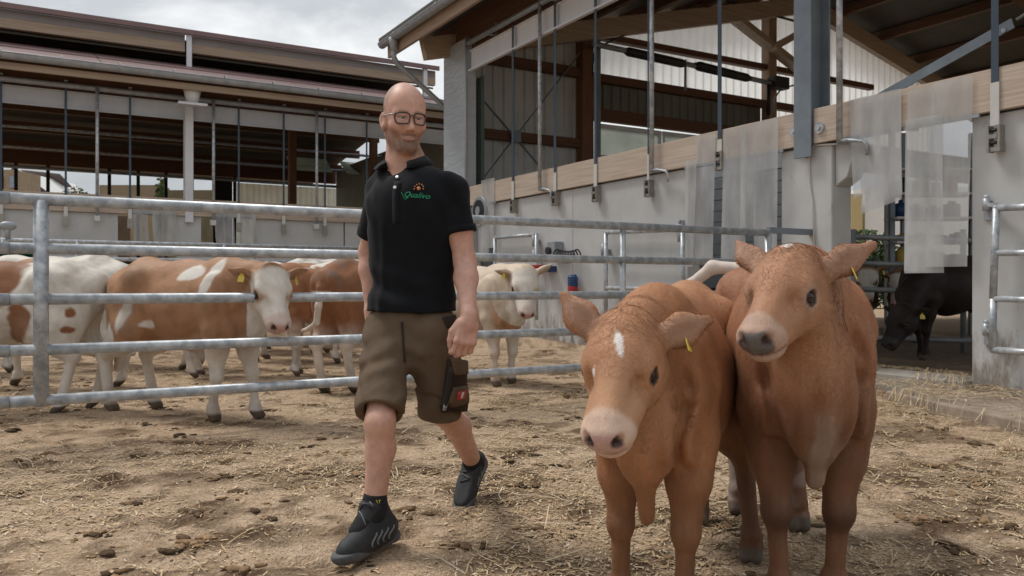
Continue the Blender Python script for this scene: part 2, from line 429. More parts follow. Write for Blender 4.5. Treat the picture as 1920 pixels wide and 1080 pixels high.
def nets(D, lo, res):
    S = D < 0
    c = np.zeros(np.array(S.shape) - 1, np.int8)
    for dx in (0, 1):
        for dy in (0, 1):
            for dz in (0, 1):
                c += S[dx:S.shape[0] - 1 + dx, dy:S.shape[1] - 1 + dy, dz:S.shape[2] - 1 + dz]
    ids = np.argwhere((c > 0) & (c < 8))
    cell = np.full(c.shape, -1, np.int32); cell[ids[:, 0], ids[:, 1], ids[:, 2]] = np.arange(len(ids))
    i, j, k = ids.T
    cn = [(dx, dy, dz) for dx in (0, 1) for dy in (0, 1) for dz in (0, 1)]
    val = [D[i + a, j + b, k + g] for a, b, g in cn]
    acc = np.zeros((len(ids), 3)); cnt = np.zeros(len(ids))
    for a in range(8):
        for b in range(a + 1, 8):
            dif = np.abs(np.array(cn[a]) - np.array(cn[b]))
            if dif.sum() != 1: continue
            m = (val[a] < 0) != (val[b] < 0)
            t = val[a][m] / (val[a][m] - val[b][m])
            acc[m] += np.array(cn[a]) + (np.array(cn[b]) - np.array(cn[a])) * t[:, None]; cnt[m] += 1
    V = lo + res * (ids + acc / cnt[:, None])
    F = []
    for axis in range(3):
        s0 = [slice(None)] * 3; s1 = [slice(None)] * 3
        s0[axis] = slice(0, -1); s1[axis] = slice(1, None)
        A, B = S[tuple(s0)], S[tuple(s1)]
        e = np.argwhere(A != B); o1, o2 = (axis + 1) % 3, (axis + 2) % 3
        ok = (e[:, o1] > 0) & (e[:, o2] > 0) & (e[:, o1] < S.shape[o1] - 1) & (e[:, o2] < S.shape[o2] - 1)
        e = e[ok]
        def cid(d1, d2):
            q = e.copy(); q[:, o1] -= d1; q[:, o2] -= d2
            return cell[q[:, 0], q[:, 1], q[:, 2]]
        q = np.stack([cid(1, 1), cid(0, 1), cid(0, 0), cid(1, 0)], 1)
        flip = ~A[e[:, 0], e[:, 1], e[:, 2]]
        q[flip] = q[flip][:, ::-1]
        F.append(q)
    F = np.concatenate(F); F = F[(F >= 0).all(1)]
    # two light smoothing passes
    for lam in (0.5, -0.45):
        E = np.concatenate([F[:, [0, 1]], F[:, [1, 2]], F[:, [2, 3]], F[:, [3, 0]]])
        sm = np.zeros_like(V); ct = np.zeros(len(V))
        for d in range(3): sm[:, d] = np.bincount(E[:, 0], V[E[:, 1], d], len(V)) + np.bincount(E[:, 1], V[E[:, 0], d], len(V))
        ct = np.bincount(E[:, 0], minlength=len(V)) + np.bincount(E[:, 1], minlength=len(V))
        V = V + lam * (sm / np.maximum(ct, 1)[:, None] - V)
    return V, F

def vnormals(V, F):
    n = np.cross(V[F[:, 2]] - V[F[:, 0]], V[F[:, 3]] - V[F[:, 1]])
    out_ = np.zeros_like(V)
    for c in range(4):
        for d in range(3): out_[:, d] += np.bincount(F[:, c], n[:, d], len(V))
    return out_ / np.maximum(np.linalg.norm(out_, axis=1), 1e-9)[:, None]
# ------------------------------------------------------------------ ground
def ground_z(x, y, fine=True):
    x = np.asarray(x, float); y = np.asarray(y, float)
    z = 0.14 * sstep(9.0, 13.5, y)
    if fine:
        near = 1 - sstep(14, 20, np.hypot(x, y))
        z = z + near * (0.035 * (fbm(x * 0.9, y * 0.9, 0.3, 3, 3) - 0.5) + 0.007 * (fbm(x * 5, y * 5, 1.3, 5, 3) - 0.5) + 0.012 * (fbm(x * 20, y * 20, 3.3, 6, 3) - 0.5))
        c = fbm(x * 9, y * 9, 2.2, 9, 3)
        z = z + near * 0.016 * np.maximum(c - 0.56, 0) / 0.3
        hoof = fbm(x * 6.5, y * 6.5, 7.7, 23, 2)
        z = z - near * 0.04 * np.maximum(hoof - 0.68, 0) / 0.2
    return z

def axis(lo, hi, step, far):
    core = np.arange(lo, hi, step); g = [far, far * 0.4, far * 0.15, far * 0.06, 18, 8, 4, 2, 1, 0.5, 0.25, 0.1]
    return np.concatenate([[lo - k for k in g], core, [hi + k for k in reversed(g)]])
gx, gy = axis(-5.5, 6.5, 0.028, 600), axis(1.6, 11.5, 0.028, 600)
GX, GY = np.meshgrid(gx, gy, indexing='ij')
GZ = ground_z(GX, GY)
nx, ny = GX.shape
ii = np.arange(nx * ny).reshape(nx, ny)
GF = np.stack([ii[:-1, :-1], ii[1:, :-1], ii[1:, 1:], ii[:-1, 1:]], -1).reshape(-1, 4)
# colour of the litter itself: pale trodden straw and dust, browner manure where it is thick or wet
lum = fbm(GX * 1.1, GY * 1.1, 4.0, 31, 3)
chunk = fbm(GX * 9, GY * 9, 2.2, 9, 3)
dung = sstep(0.52, 0.68, fbm(GX * 2.3, GY * 3.1, 8.0, 41, 4)) * 0.6
fine_n = fbm(GX * 24, GY * 24, 5.0, 51, 3)
pale = np.array([0.55, 0.41, 0.285]); tan = np.array([0.40, 0.28, 0.18]); brown = np.array([0.105, 0.062, 0.034])
t1 = np.clip(0.15 + 1.1 * (lum - 0.3) + 1.6 * (fine_n - 0.5), 0, 1)[..., None]
gc = pale * (1 - t1) + tan * t1
t2 = np.clip(dung + sstep(0.55, 0.68, chunk) * 0.6, 0, 0.9)[..., None]
gc = gc * (1 - t2) + brown * t2
ground_m = mat('trodden_straw_litter', (1, 1, 1), 0.95, attr=True, var=0.42, scale=55, bump=1.0, bscale=95, bdist=0.02, spec=0.15)
me = np_mesh('yard_ground', np.stack([GX, GY, GZ], -1).reshape(-1, 3), GF, ground_m, gc.reshape(-1, 3))
yard = link(me, 'yard_ground', kind='structure')

def ground_fine(x, y):
    fx = np.clip(np.searchsorted(gx, x) - 1, 0, nx - 2); fy = np.clip(np.searchsorted(gy, y) - 1, 0, ny - 2)
    return np.maximum.reduce([GZ[fx, fy], GZ[fx + 1, fy], GZ[fx, fy + 1], GZ[fx + 1, fy + 1]])

def scatter_straw(n, xr, yr, lmin, lmax, width, name, m, lift=0.004, seed=1, power=1.6, mask=None, zadd=None):
    r = np.random.default_rng(seed)
    y = yr[0] + (yr[1] - yr[0]) * r.random(n) ** power
    x = xr[0] + (xr[1] - xr[0]) * r.random(n)
    keep = np.abs(x) < 0.72 * y + 0.8
    cl = fbm(x * 1.7, y * 1.7, 9.0, 61, 3)
    keep &= r.random(n) < np.clip((cl - 0.28) * 2.6, 0.06, 1)
    if mask is not None: keep &= mask(x, y)
    x, y = x[keep], y[keep]; n = len(x)
    L = lmin + (lmax - lmin) * r.random(n) ** 2.2; th = r.random(n) * 2 * np.pi
    bend = (r.random(n) - 0.5) * 0.9; w = width * (0.6 + 0.8 * r.random(n)); tilt = (r.random(n) - 0.35) * 0.35
    P = []
    for s_ in (-1, 0, 1):
        a = th + bend * s_ * 0.5
        px = x + np.cos(a) * L * 0.5 * s_; py = y + np.sin(a) * L * 0.5 * s_
        pz = (ground_fine(px, py) if zadd is None else np.maximum(ground_fine(px, py), zadd(px, py))) + lift + np.abs(tilt) * L * 0.5 * (s_ + 1) * 0.6 + (0.25 * bend * L if s_ == 0 else 0) * 0.4
        nxv, nyv = -np.sin(a) * w, np.cos(a) * w
        P.append(np.stack([px + nxv, py + nyv, pz + 0.001], 1)); P.append(np.stack([px - nxv, py - nyv, pz + w * 0.5], 1))
    V = np.stack(P, 1).reshape(-1, 3)
    b = (np.arange(n) * 6)[:, None]
    F = np.concatenate([b + np.array([0, 1, 3, 2]), b + np.array([2, 3, 5, 4])])
    base = np.array([[0.58, 0.44, 0.27], [0.46, 0.325, 0.18], [0.64, 0.53, 0.38], [0.27, 0.18, 0.10]])[r.choice(4, n, p=[0.35, 0.33, 0.17, 0.15])]
    base = base * (0.75 + 0.5 * r.random((n, 1)))
    return link(np_mesh(name, V, F, m, np.repeat(base, 6, 0), smooth=False), name, kind='stuff')
straw_m = mat('straw_stalks', (1, 1, 1), 0.7, attr=True, var=0.1, scale=30, bump=0, spec=0.25)
s = scatter_straw(190000, (-6, 8), (1.7, 13), 0.010, 0.060, 0.0018, 'loose_straw', straw_m, seed=3)
s['label'] = 'short loose straw trodden over the whole yard'; s['category'] = 'straw'
s = scatter_straw(210000, (-6, 8), (1.7, 10), 0.008, 0.036, 0.0032, 'chopped_litter', straw_m, seed=8, lift=0.002, power=1.5)
s['label'] = 'chopped straw and chips trodden into the yard litter'; s['category'] = 'straw chaff'
s = scatter_straw(9000, (-6, 8), (1.8, 11), 0.06, 0.24, 0.0022, 'long_straw', straw_m, seed=4, lift=0.008, power=1.3)
s['label'] = 'longer pale straw stalks lying across the yard'; s['category'] = 'straw'
def kerb_straw(): return scatter_straw(26000, (2.0, 5.5), (4.0, 9.5), 0.04, 0.2, 0.0022, 'bedding_straw', straw_m, seed=5, lift=0.03, power=1.0,
                  mask=lambda x, y: (CA * x + SA * y > 5.0) & (CA * x + SA * y < 7.3), zadd=lambda x, y: np.where((CA * x + SA * y > 6.86) & (-SA * x + CA * y > 4.1), 0.16, np.where((x - k0.x) * wn_.x + (y - k0.y) * wn_.y > 0, 0.1, 0.0)))
_lab = dict(label='thick pale straw heaped along the concrete kerb by the barn doorway', category='straw')

# crumbly clods of manure: many small lumps, nobody could count them
def clods():
    r = np.random.default_rng(12); V, F, C = [], [], []; o = 0
    ico = bmesh.new(); bmesh.ops.create_icosphere(ico, subdivisions=2, radius=1)
    iv = np.array([v.co[:] for v in ico.verts]); ifc = np.array([[v.index for v in f.verts] for f in ico.faces]); ico.free()
    for q in range(330):
        y = 2.2 + 8 * r.random() ** 1.25; x = (r.random() * 2 - 1) * (0.66 * y + 0.3)
        for w in range(r.integers(3, 12)):
            px, py = x + r.normal() * 0.05, y + r.normal() * 0.035
            sz = 0.005 + 0.017 * r.random() ** 3.0
            d = 0.35 + 1.3 * fbm(iv[:, 0] * 2.2 + q, iv[:, 1] * 2.2 + w, iv[:, 2] * 2.2, 5, 3)
            a = r.random() * 6.28; ca, sa = math.cos(a), math.sin(a)
            vx, vy, vz = iv[:, 0] * d * sz * 1.9, iv[:, 1] * d * sz, iv[:, 2] * d * sz * 0.45
            z0 = ground_fine(np.array([px]), np.array([py]))[0]
            V.append(np.stack([px + vx * ca - vy * sa, py + vx * sa + vy * ca, z0 + vz + sz * 0.15], 1)); F.append(ifc + o); o += len(iv)
            C.append(np.tile(np.array([0.14, 0.088, 0.048]) * (0.45 + 1.9 * r.random() ** 1.5), (len(iv), 1)))
    m = mat('manure', (1, 1, 1), 0.9, attr=True, var=0.4, scale=60, bump=0.6, bscale=120, spec=0.2)
    return link(np_mesh('manure_clods', np.concatenate(V), np.concatenate(F), m, np.concatenate(C)), 'manure_clods', kind='stuff')
s = clods(); s['label'] = 'crumbled dark manure clods strewn over the yard litter'; s['category'] = 'manure'

# ------------------------------------------------------------------ the barn on the right
FB = AB
rb = root('cattle_barn', W(WALL_A, 5), 'open grey barn with concrete lower walls and pale timber rail behind the two bulls', 'barn')
def P(name, mb, m, parent=rb, frame=AB, **k): return mb.build(name, m, parent, frame, **k)
A0 = WALL_A
for b0, b1, z0, z1 in ((0.6, 4.11, 0.0, 2.43), (7.66, 10.15, 0.0, 2.43), (10.158, 12.62, 0.0, 2.43), (13.45, 14.6, 0.0, 2.43)):
    P('wall_panel', MB().box(A0, A0 + 0.2, b0, b1, z0, z1), concrete, bevel=0.008)
P('pier', MB().box(A0 - 0.004, A0 + 0.3, 5.54, 6.19, 0.0, 2.42), concrete, bevel=0.015)
# moulded bumper under the rail at the pier
mbp = MB()
prof = [(0.0, 2.41), (0.20, 2.41), (0.20, 2.22), (0.14, 2.06), (0.0, 1.98)]
vs_ = [(A0 + 0.04 + (x_ if False else 0), 5.535 - x_, z_) for x_, z_ in prof] + [(A0 + 0.27, 5.535 - x_, z_) for x_, z_ in prof]
mbp.add(vs_, [(4, 3, 2, 1, 0), (5, 6, 7, 8, 9)] + [(i_, (i_ + 1) % 5, 5 + (i_ + 1) % 5, 5 + i_) for i_ in range(5)])
P('corbel', mbp, concrete, bevel=0.012)
for b0, b1 in ((0.2, 5.72), (5.94, 14.6)):
    P('glulam_rail', MB().box(A0 - 0.06, A0 + 0.1, b0, b1, 2.434, 2.79), glulam, bevel=0.006)
    P('seal_strip', MB().box(A0 - 0.01, A0 + 0.02, b0, b1, 2.416, 2.4335), black_m)
cm = MB().box(A0 - 0.10, A0 - 0.08, 5.72, 5.94, 2.30, 8.0).box(A0 + 0.18, A0 + 0.20, 5.72, 5.94, 2.44, 8.0).box(A0 - 0.08, A0 + 0.18, 5.823, 5.837, 2.30, 8.0)
P('steel_column', cm, steel_blue, bevel=0.003)
cm = MB().box(A0 - 0.10, A0 - 0.08, 0.35, 0.57, 2.3, 8.0).box(A0 - 0.08, A0 + 0.18, 0.455, 0.465, 2.3, 8.0)
P('steel_column', cm, steel_blue)
for u, v in ((1490, 247), (1537, 240)):
    b_, z_ = onwall(u, v, A0 - 0.07)
    P('bolt_washer', MB().tube([(A0 - 0.085, b_, z_), (A0 - 0.055, b_, z_)], 0.055, 18).tube([(A0 - 0.105, b_, z_), (A0 - 0.08, b_, z_)], 0.022, 6), galv)
# white girder under the eave, curtain roller tube above it
g = MB().box(A0 - 0.015, A0 + 0.0, -2, 13.42, 4.93, 5.27).box(A0 - 0.08, A0 - 0.016, -2, 13.42, 4.90, 4.93).box(A0 - 0.06, A0 - 0.016, -2, 13.42, 5.27, 5.285)
P('girder', g, steel_pale)
P('curtain_roller', MB().tube([(A0 - 0.10, -2, 5.40), (A0 - 0.10, 13.35, 5.40)], 0.05, 12), galv_dull)
for b_ in np.arange(0.5, 13.2, 2.0):
    P('roller_bracket', MB().box(A0 - 0.13, A0 + 0.04, b_, b_ + 0.05, 5.33, 5.35).box(A0 + 0.0, A0 + 0.03, b_, b_ + 0.05, 5.33, 5.56), galv_dull)
P('eave_board', MB().box(A0 + 0.02, A0 + 0.1, -2, 14.55, 5.29, 5.86), timber_b)
# tarpaulin covered end post
P('tarp_cover', MB().box(A0 - 0.1, A0 + 0.12, 13.46, 14.42, 2.80, 5.54), tarp, bevel=0.02)
P('tarp_edge', MB().tube([(A0 - 0.11, 13.45, 2.8), (A0 - 0.11, 13.45, 5.55)], 0.022, 8), tarp)
b0c = 12.55
cv = MB(); vs_ = []
for i in range(25):
    t = i / 24
    for z in (2.79, 4.9): vs_.append((A0 + 0.3 + 0.03 * math.sin(i * 1.9), 13.5 + 1.0 * t, z))
cv.add(vs_, [(2 * i, 2 * i + 2, 2 * i + 3, 2 * i + 1) for i in range(24)], True)
P('side_curtain', cv, tarp_green)
# eave: purlin ends, fascia, gutter with downpipe
GA, GBE, GZ0 = 5.98, 15.36, 5.66
gm = MB(); prof = [(math.cos(math.pi * (1 + i / 10)), math.sin(math.pi * (1 + i / 10))) for i in range(11)]
vs_ = []
for b in (-3.0, GBE):
    for cx, cz in prof: vs_.append((GA + 0.085 * cx, b, GZ0 + 0.085 + 0.085 * cz))
    for cx, cz in reversed(prof): vs_.append((GA + 0.078 * cx, b, GZ0 + 0.085 + 0.078 * cz))
gm.add(vs_, [(i, (i + 1) % 22, 22 + (i + 1) % 22, 22 + i) for i in range(22)], True)
gm.add([vs_[22 + i] for i in range(11)], [tuple(range(11))])
gm.tube([(GA - 0.085, -3.0, GZ0 + 0.09), (GA - 0.085, GBE, GZ0 + 0.09)], 0.011, 8)
gut = P('gutter', gm, galv_dull)
for b in np.arange(3.2, 15.2, 1.9):
    P('gutter_joint', MB().tube([(GA, b, GZ0 + 0.078), (GA, b + 0.03, GZ0 + 0.078)], 0.089, 20, caps=False), galv_dull, parent=gut)
dpb = 14.75
dp = [(GA, dpb, GZ0 + 0.03), (GA, dpb, GZ0 - 0.24), (GA + 0.015, dpb, GZ0 - 0.32), (GA + 0.07, dpb + 0.01, GZ0 - 0.40), (GA + 0.14, dpb + 0.02, GZ0 - 0.45),
      (A0 + 0.20, dpb + 0.05, GZ0 - 1.2), (A0 + 0.27, dpb + 0.05, GZ0 - 1.28), (A0 + 0.29, dpb + 0.05, GZ0 - 1.38), (A0 + 0.29, dpb + 0.05, 0.15)]
P('downpipe', MB().tube(dp, 0.052, 14), galv_dull)
P('gutter_outlet', MB().tube([(GA, dpb, GZ0 + 0.06), (GA, dpb, GZ0 - 0.02), (GA, dpb, GZ0 - 0.2)], [0.1, 0.085, 0.06], 14), galv_dull)
sl = 0.25
def roof_z(a): return 5.80 + sl * (a - 5.98) if a < 17 else 5.80 + sl * 11.02 - sl * (a - 17)
P('fascia', MB().box(GA + 0.10, GA + 0.16, -3, 15.3, 5.48, 5.74), timber_b_pale)
for a0_, a1_ in ((GA - 0.03, 17.0), (17.0, 28.0)):
    z0_, z1_ = roof_z(a0_) + 0.0, roof_z(a1_)
    m = MB(); vs_ = [(a0_, -3.2, z0_), (a1_, -3.2, z1_), (a1_, 15.45, z1_), (a0_, 15.45, z0_)]
    vs_ += [(p[0], p[1], p[2] + 0.09) for p in vs_]
    m.add(vs_, [(3, 2, 1, 0), (4, 5, 6, 7), (0, 1, 5, 4), (1, 2, 6, 5), (2, 3, 7, 6), (3, 0, 4, 7)])
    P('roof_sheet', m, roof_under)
for a_ in (A0 + 0.1, 8.6, 10.2, 11.8, 13.4, 15.0, 16.6, 18.2, 19.8, 21.4, 23.0, 24.6):
    P('purlin', MB().box(a_ - 0.07, a_ + 0.07, -3, 15.2, roof_z(a_) - 0.27, roof_z(a_) - 0.03), timber_b)
for b_ in (-0.6, 5.83, 10.2, 14.2):
    pale_ = b_ > 14
    for aa, ab in ((6.35, 17.0), (17.0, 26.0)):
        P('rafter', MB().bar((aa, b_, roof_z(aa) - 0.47), (ab, b_, roof_z(ab) - 0.47), 0.16, 0.40, up=(0, 0, 1)), timber_a_pale if pale_ else timber_a)
# diagonal steel brace and hoist cable at the near bay
bA, zA = onwall(1888, 40, A0 + 0.05); bB, zB = onwall(1636, 182, A0 + 0.05)
P('brace', MB().bar((A0 + 0.14, bA, zA), (A0 + 0.14, bB, zB), 0.012, 0.09, up=(0, 0, 1)), steel_blue)
bC, zC = onwall(1960, -10, A0 + 0.05)
P('brace_rod', MB().tube([(A0 + 0.14, bA - 0.03, zA + 0.02), (A0 + 0.14, bC, zC)], 0.014, 8), galv_dull)
P('brace_bolt', MB().tube([(A0 + 0.12, bA + 0.07, zA - 0.045), (A0 + 0.135, bA + 0.07, zA - 0.045)], 0.02, 8), galv)
# gable end wall at b = 14.6
GB = 14.6
a_ = A0 + 0.25
while a_ < 10.15:
    w = min(1.0, 10.2 - a_)
    P('cladding_sheet', corrugated((a_, GB + 0.12), (1, 0), w, 0.3, roof_z(a_) - 0.2, (0, -1), 0.25, 0.04), clad_grey); a_ += 1.0
P('post', MB().box(10.18, 10.48, GB - 0.16, GB + 0.1, 0.1, roof_z(10.3) - 0.25), timber_z, bevel=0.006)
P('post', MB().box(15.85, 16.12, GB - 0.16, GB + 0.1, 0.1, roof_z(15.9) - 0.25), mat('pale_post', (0.24, 0.15, 0.1), 0.7, col2=(0.36, 0.25, 0.17), scale=5, stretch=(5, 5, .3)), bevel=0.006)
P('steel_post', MB().box(10.52, 10.62, GB - 0.22, GB - 0.12, 0.1, roof_z(10.5) - 0.6), steel_blue)
for z0_, z1_, m_ in ((3.94, 4.13, timber_a), (5.46, 5.66, timber_a)):
    P('girt', MB().box(A0 + 0.3, 10.18, GB - 0.1, GB + 0.06, z0_, z1_), m_)
for z0_, z1_, m_, ae in ((6.36, 6.5, timber_a, 20), (5.42, 5.60, timber_a, 22), (4.58, 4.84, timber_a, 22)):
    P('girt', MB().box(10.49, 15.84, GB - 0.1, GB + 0.06, z0_, z1_), m_)
    P('girt', MB().box(16.13, ae, GB - 0.1, GB + 0.06, z0_, z1_), m_)
xc = onb(966, 256, GB - 0.14)
for u1, v1, u2, v2 in ((906, 188, 1012, 312), (1086, 100, 905, 335)):
    p, q = onb(u1, v1, GB - 0.14), onb(u2, v2, GB - 0.14)
    off = 0.02 if u1 > 1000 else 0.0
    P('cross_brace', MB().bar((p[0], GB - 0.14 - off, p[1]), (q[0], GB - 0.14 - off, q[1]), 0.01, 0.07, up=(0, 1, 0)), steel_blue)
P('brace_plate', MB().box(xc[0] - 0.11, xc[0] + 0.11, GB - 0.185, GB - 0.172, xc[1] - 0.12, xc[1] + 0.12), steel_blue)
a_ = 10.5
while a_ < 15.8:
    w = min(1.0, 15.84 - a_)
    P('cladding_sheet', corrugated((a_, GB + 0.12), (1, 0), w, 4.7, 5.5, (0, -1), 0.25, 0.04), clad_olive)
    P('translucent_sheet', corrugated((a_, GB + 0.13), (1, 0), w, 5.5, roof_z(a_) - 0.12, (0, -1), 0.25, 0.03), clear_sheet); a_ += 1.0
a_ = 15.85
while a_ < 22:
    P('translucent_sheet', corrugated((a_, GB + 0.13), (1, 0), 1.0, 4.9, min(roof_z(a_), roof_z(a_ + 1)) - 0.05, (0, -1), 0.25, 0.03), clear_sheet); a_ += 1.0
# knee braces round the second gable post
for u1, v1, u2, v2, w in ((1368, 28, 1500, 132, 0.3), (1500, 60, 1442, 92, 0.22)):
    p, q = onb(u1, v1, GB - 0.25), onb(u2, v2, GB - 0.25)
    P('knee_brace', MB().bar((p[0], GB - 0.27 - (w < .25) * .1, p[1]), (q[0], GB - 0.27 - (w < .25) * .1, q[1]), 0.14, w, up=(0, 1, 0)), timber_a_pale)
# strip of dusty windows
for i, (wa0, wa1) in enumerate(((10.66, 12.45), (12.5, 14.2), (14.25, 15.8))):
    wf = P('window', MB().box(wa0, wa1, GB - 0.06, GB + 0.02, 4.44, 4.52).box(wa0, wa1, GB - 0.06, GB + 0.02, 3.42, 3.5)
           .box(wa0, wa0 + 0.06, GB - 0.06, GB + 0.02, 3.5, 4.44).box(wa1 - 0.06, wa1, GB - 0.06, GB + 0.02, 3.5, 4.44).box(wa0 + .06, wa1 - .06, GB - 0.05, GB, 3.78, 3.84), steel_pale)
    P('pane', MB().box(wa0 + 0.06, wa1 - 0.06, GB - 0.02, GB - 0.01, 3.5, 4.44), glass_dim, parent=wf)
P('wall_panel', MB().box(10.49, 16.1, GB + 0.02, GB + 0.2, 0, 3.42), concrete_worn)
P('wall_panel', MB().box(16.2, 18.4, GB + 0.02, GB + 0.2, 0, 3.42), concrete_worn)
for q_ in range(10): P('cladding_sheet', corrugated((16.13 + q_ * 1.06, GB + 0.16), (1, 0), 1.05, 3.42 if q_ < 2 else 4.1, 4.9, (0, -1), 0.25, 0.04), clad_olive)
# curtain motor shaft along the gable: dark tube with thicker sleeves
def gb(u, v, d=0.45):
    a_, z_ = onb(u, v, GB - d); return (a_, GB - d, z_)
P('curtain_shaft', MB().tube([gb(1112, 82), gb(1296, 122)], 0.06, 10).tube([gb(1296, 122), gb(1462, 160)], 0.06, 10), galv_dull)
P('shaft_sleeve', MB().tube([gb(1170, 95), gb(1178, 97), gb(1278, 119), gb(1285, 121)], [0.05, 0.10, 0.10, 0.05], 10), black_m)
P('shaft_sleeve', MB().tube([gb(1300, 122), gb(1310, 124), gb(1400, 146), gb(1408, 148)], [0.05, 0.11, 0.10, 0.05], 10), black_m)
P('shaft_motor', MB().box(gb(1445, 155)[0], gb(1458, 158)[0] + 0.25, GB - 0.6, GB - 0.35, gb(1450, 162)[2] - 0.05, gb(1450, 152)[2] + 0.1), black_m)
P('shaft_hanger', MB().tube([gb(1285, 112), gb(1285, 170)], 0.03, 8), galv_dull)
P('shaft_hanger', MB().tube([gb(1441, 150), gb(1441, 215)], 0.05, 8), black_m)
P('cable', MB().tube([gb(1118, 90), gb(1170, 66), gb(1238, 38), gb(1300, 10), gb(1340, -5)], 0.02, 6), black_m)
P('cable', MB().tube([gb(1340, -5), gb(1400, 12), gb(1455, 30), gb(1500, 42)], 0.03, 6), black_m)
P('cable', MB().tube([gb(1118, 92), gb(1113, 105), gb(1111, 128), gb(1112, 140)], 0.02, 6), black_m)
P('cable', MB().tube([gb(1450, 212), gb(1452, 185), gb(1462, 170), gb(1480, 162), gb(1500, 157)], 0.022, 6), galv_dull)
# interior: dim back wall and floor kerb
P('back_wall', MB().box(26.5, 26.7, -3, 14.6, 0, 3.0), clad_olive)
# two kerbs in front of the doorway
for name, pts, z1 in (('kerb', ((1700, 742), (1960, 800)), 0.10),):
    pass
def ground_pt(u, v, z):
    Y = (CAM_H - z) * FPX / (v - VH); return Vector(((u - 960) / FPX * Y, Y, z))
p, q = ground_pt(1700, 741, 0.1), ground_pt(1990, 806, 0.1)
dv = (q - p).normalized(); nv = Vector((-dv.y, dv.x, 0))
kb = MB(); k0, k1 = p - dv * 0.3, q + dv * 0.6; wv = -nv if (-nv).x < 0 else nv
wv = Vector((abs(nv.x), nv.y if nv.x > 0 else -nv.y, 0))
vs_ = [k0, k1, k1 + wv * 1.2, k0 + wv * 0.7]
kb.add([Vector((t.x, t.y, -0.05)) for t in vs_] + [Vector((t.x, t.y, 0.1)) for t in vs_], [(3, 2, 1, 0), (4, 5, 6, 7), (0, 1, 5, 4), (1, 2, 6, 5), (2, 3, 7, 6), (3, 0, 4, 7)])
wn_ = wv.normalized()
o = kb.build('kerb', mat('dusty_kerb_concrete', (0.20, 0.155, 0.115), 0.9, col2=(0.36, 0.29, 0.225), scale=6, bump=0.4, bscale=40), None, ID, bevel=0.015); o['kind'] = 'structure'
s = kerb_straw()
for k_, v_ in _lab.items(): s[k_] = v_
sill = MB().box(A0 - 0.12, A0 + 0.35, 4.112, 5.538, -0.05, 0.16)
o = sill.build('doorway_sill', concrete_worn, None, AB, bevel=0.012); o['kind'] = 'structure'
bf = MB().box(A0 + 0.36, 26.4, -2.5, 14.5, -0.05, 0.13)
o = bf.build('barn_floor', mat('barn_floor_bedding', (0.13, 0.09, 0.055), 0.95, col2=(0.25, 0.18, 0.11), scale=9, bump=0.8, bscale=40, bdist=0.03), None, AB); o['kind'] = 'structure'
# ------------------------------------------------------------------ fittings on the right barn's front
def pole(u, v_bot, label):
    b_, z_ = onwall(u, v_bot, A0 - 0.13)
    r_ = root('support_pole', W(A0 - 0.13, b_, z_), label, 'steel pole', 'galvanised poles in front of the right barn')
    MB().tube([(A0 - 0.13, b_, z_), (A0 - 0.13, b_, 5.45)], 0.03, 12).build('tube', galv, r_, AB)
    MB().tube([(A0 - 0.13, b_, z_ + .02), (A0 - 0.125, b_ - 0.1, z_ + 0.015), (A0 - 0.125, b_ - 0.26, z_ - .02), (A0 - 0.12, b_ - 0.30, z_ - 0.06), (A0 - 0.12, b_ - 0.30, z_ - 0.16)], 0.018, 8).build('hook', galv, r_, AB)
    MB().box(A0 - 0.13, A0 - 0.012, b_ - 0.03, b_ + 0.03, z_ - 0.005, z_ + 0.015).build('bracket', galv_dull, r_, AB)
pole(1012, 357, 'galvanised pole rising past the grey cross-braced gable wall, between two dark straps')
pole(1222, 322, 'galvanised pole rising in front of the windows of the gable, beside a buckle and hook')
pole(1574, 268, 'galvanised pole rising just beside the blue-grey steel column above the calf')

def lift_strap(u, v_top_sleeve, v_buckle, label, thin=0.03):
    b_, zt = onwall(u, v_top_sleeve, A0 - 0.07); _, zb = onwall(u, v_buckle, A0 - 0.07)
    a_ = A0 - 0.075
    r_ = root('lifting_strap', W(a_, b_, zb), label, 'strap', 'lifting straps hanging from the right eave')
    MB().box(a_ - 0.003, a_ + 0.003, b_ - thin, b_ + thin, zt, 5.3).build('webbing', strap_dark, r_, AB)
    MB().box(a_ - 0.006, a_ + 0.006, b_ - thin - 0.006, b_ + thin + 0.006, zb + 0.1, zt + 0.01).build('sleeve', white_pl, r_, AB)
    m = MB().box(a_ - 0.03, a_ + 0.05, b_ - 0.055, b_ - 0.035, zb - 0.12, zb + 0.1).box(a_ - 0.03, a_ + 0.05, b_ + 0.035, b_ + 0.055, zb - 0.12, zb + 0.1)
    m.box(a_ - 0.02, a_ + 0.05, b_ - 0.034, b_ + 0.034, zb - 0.115, zb - 0.08).box(a_ - 0.035, a_ - 0.01, b_ - 0.034, b_ + 0.034, zb - 0.01, zb + 0.025)
    bk = m.build('buckle', buckle_m, r_, AB)
    MB().tube([(a_ - 0.01, b_ - 0.034, zb + 0.06), (a_ - 0.01, b_ + 0.034, zb + 0.06)], 0.014, 8).tube([(a_ - 0.015, b_ - 0.034, zb - 0.045), (a_ - 0.015, b_ + 0.034, zb - 0.045)], 0.014, 8).build('roller', black_m, bk, AB)
lift_strap(962, 341, 386, 'dark strap with white sleeve hanging nearest the grey-wrapped end post of the right barn')
lift_strap(1041, 325, 371, 'dark strap with white sleeve ending at the wall joint between two concrete panels')
lift_strap(1117, 309, 363, 'dark strap with white sleeve in front of the brown gable post')
lift_strap(1216, 291, 352, 'white-sleeved strap and buckle right beside the pole above the wall gate', 0.012)
lift_strap(1350, 263, 300, 'dark strap crossing the pale rail among the milky strips of the middle doorway')
lift_strap(1866, 157, 258, 'wide dark strap with long white sleeve and large buckle on the nearest wall panel', 0.03)

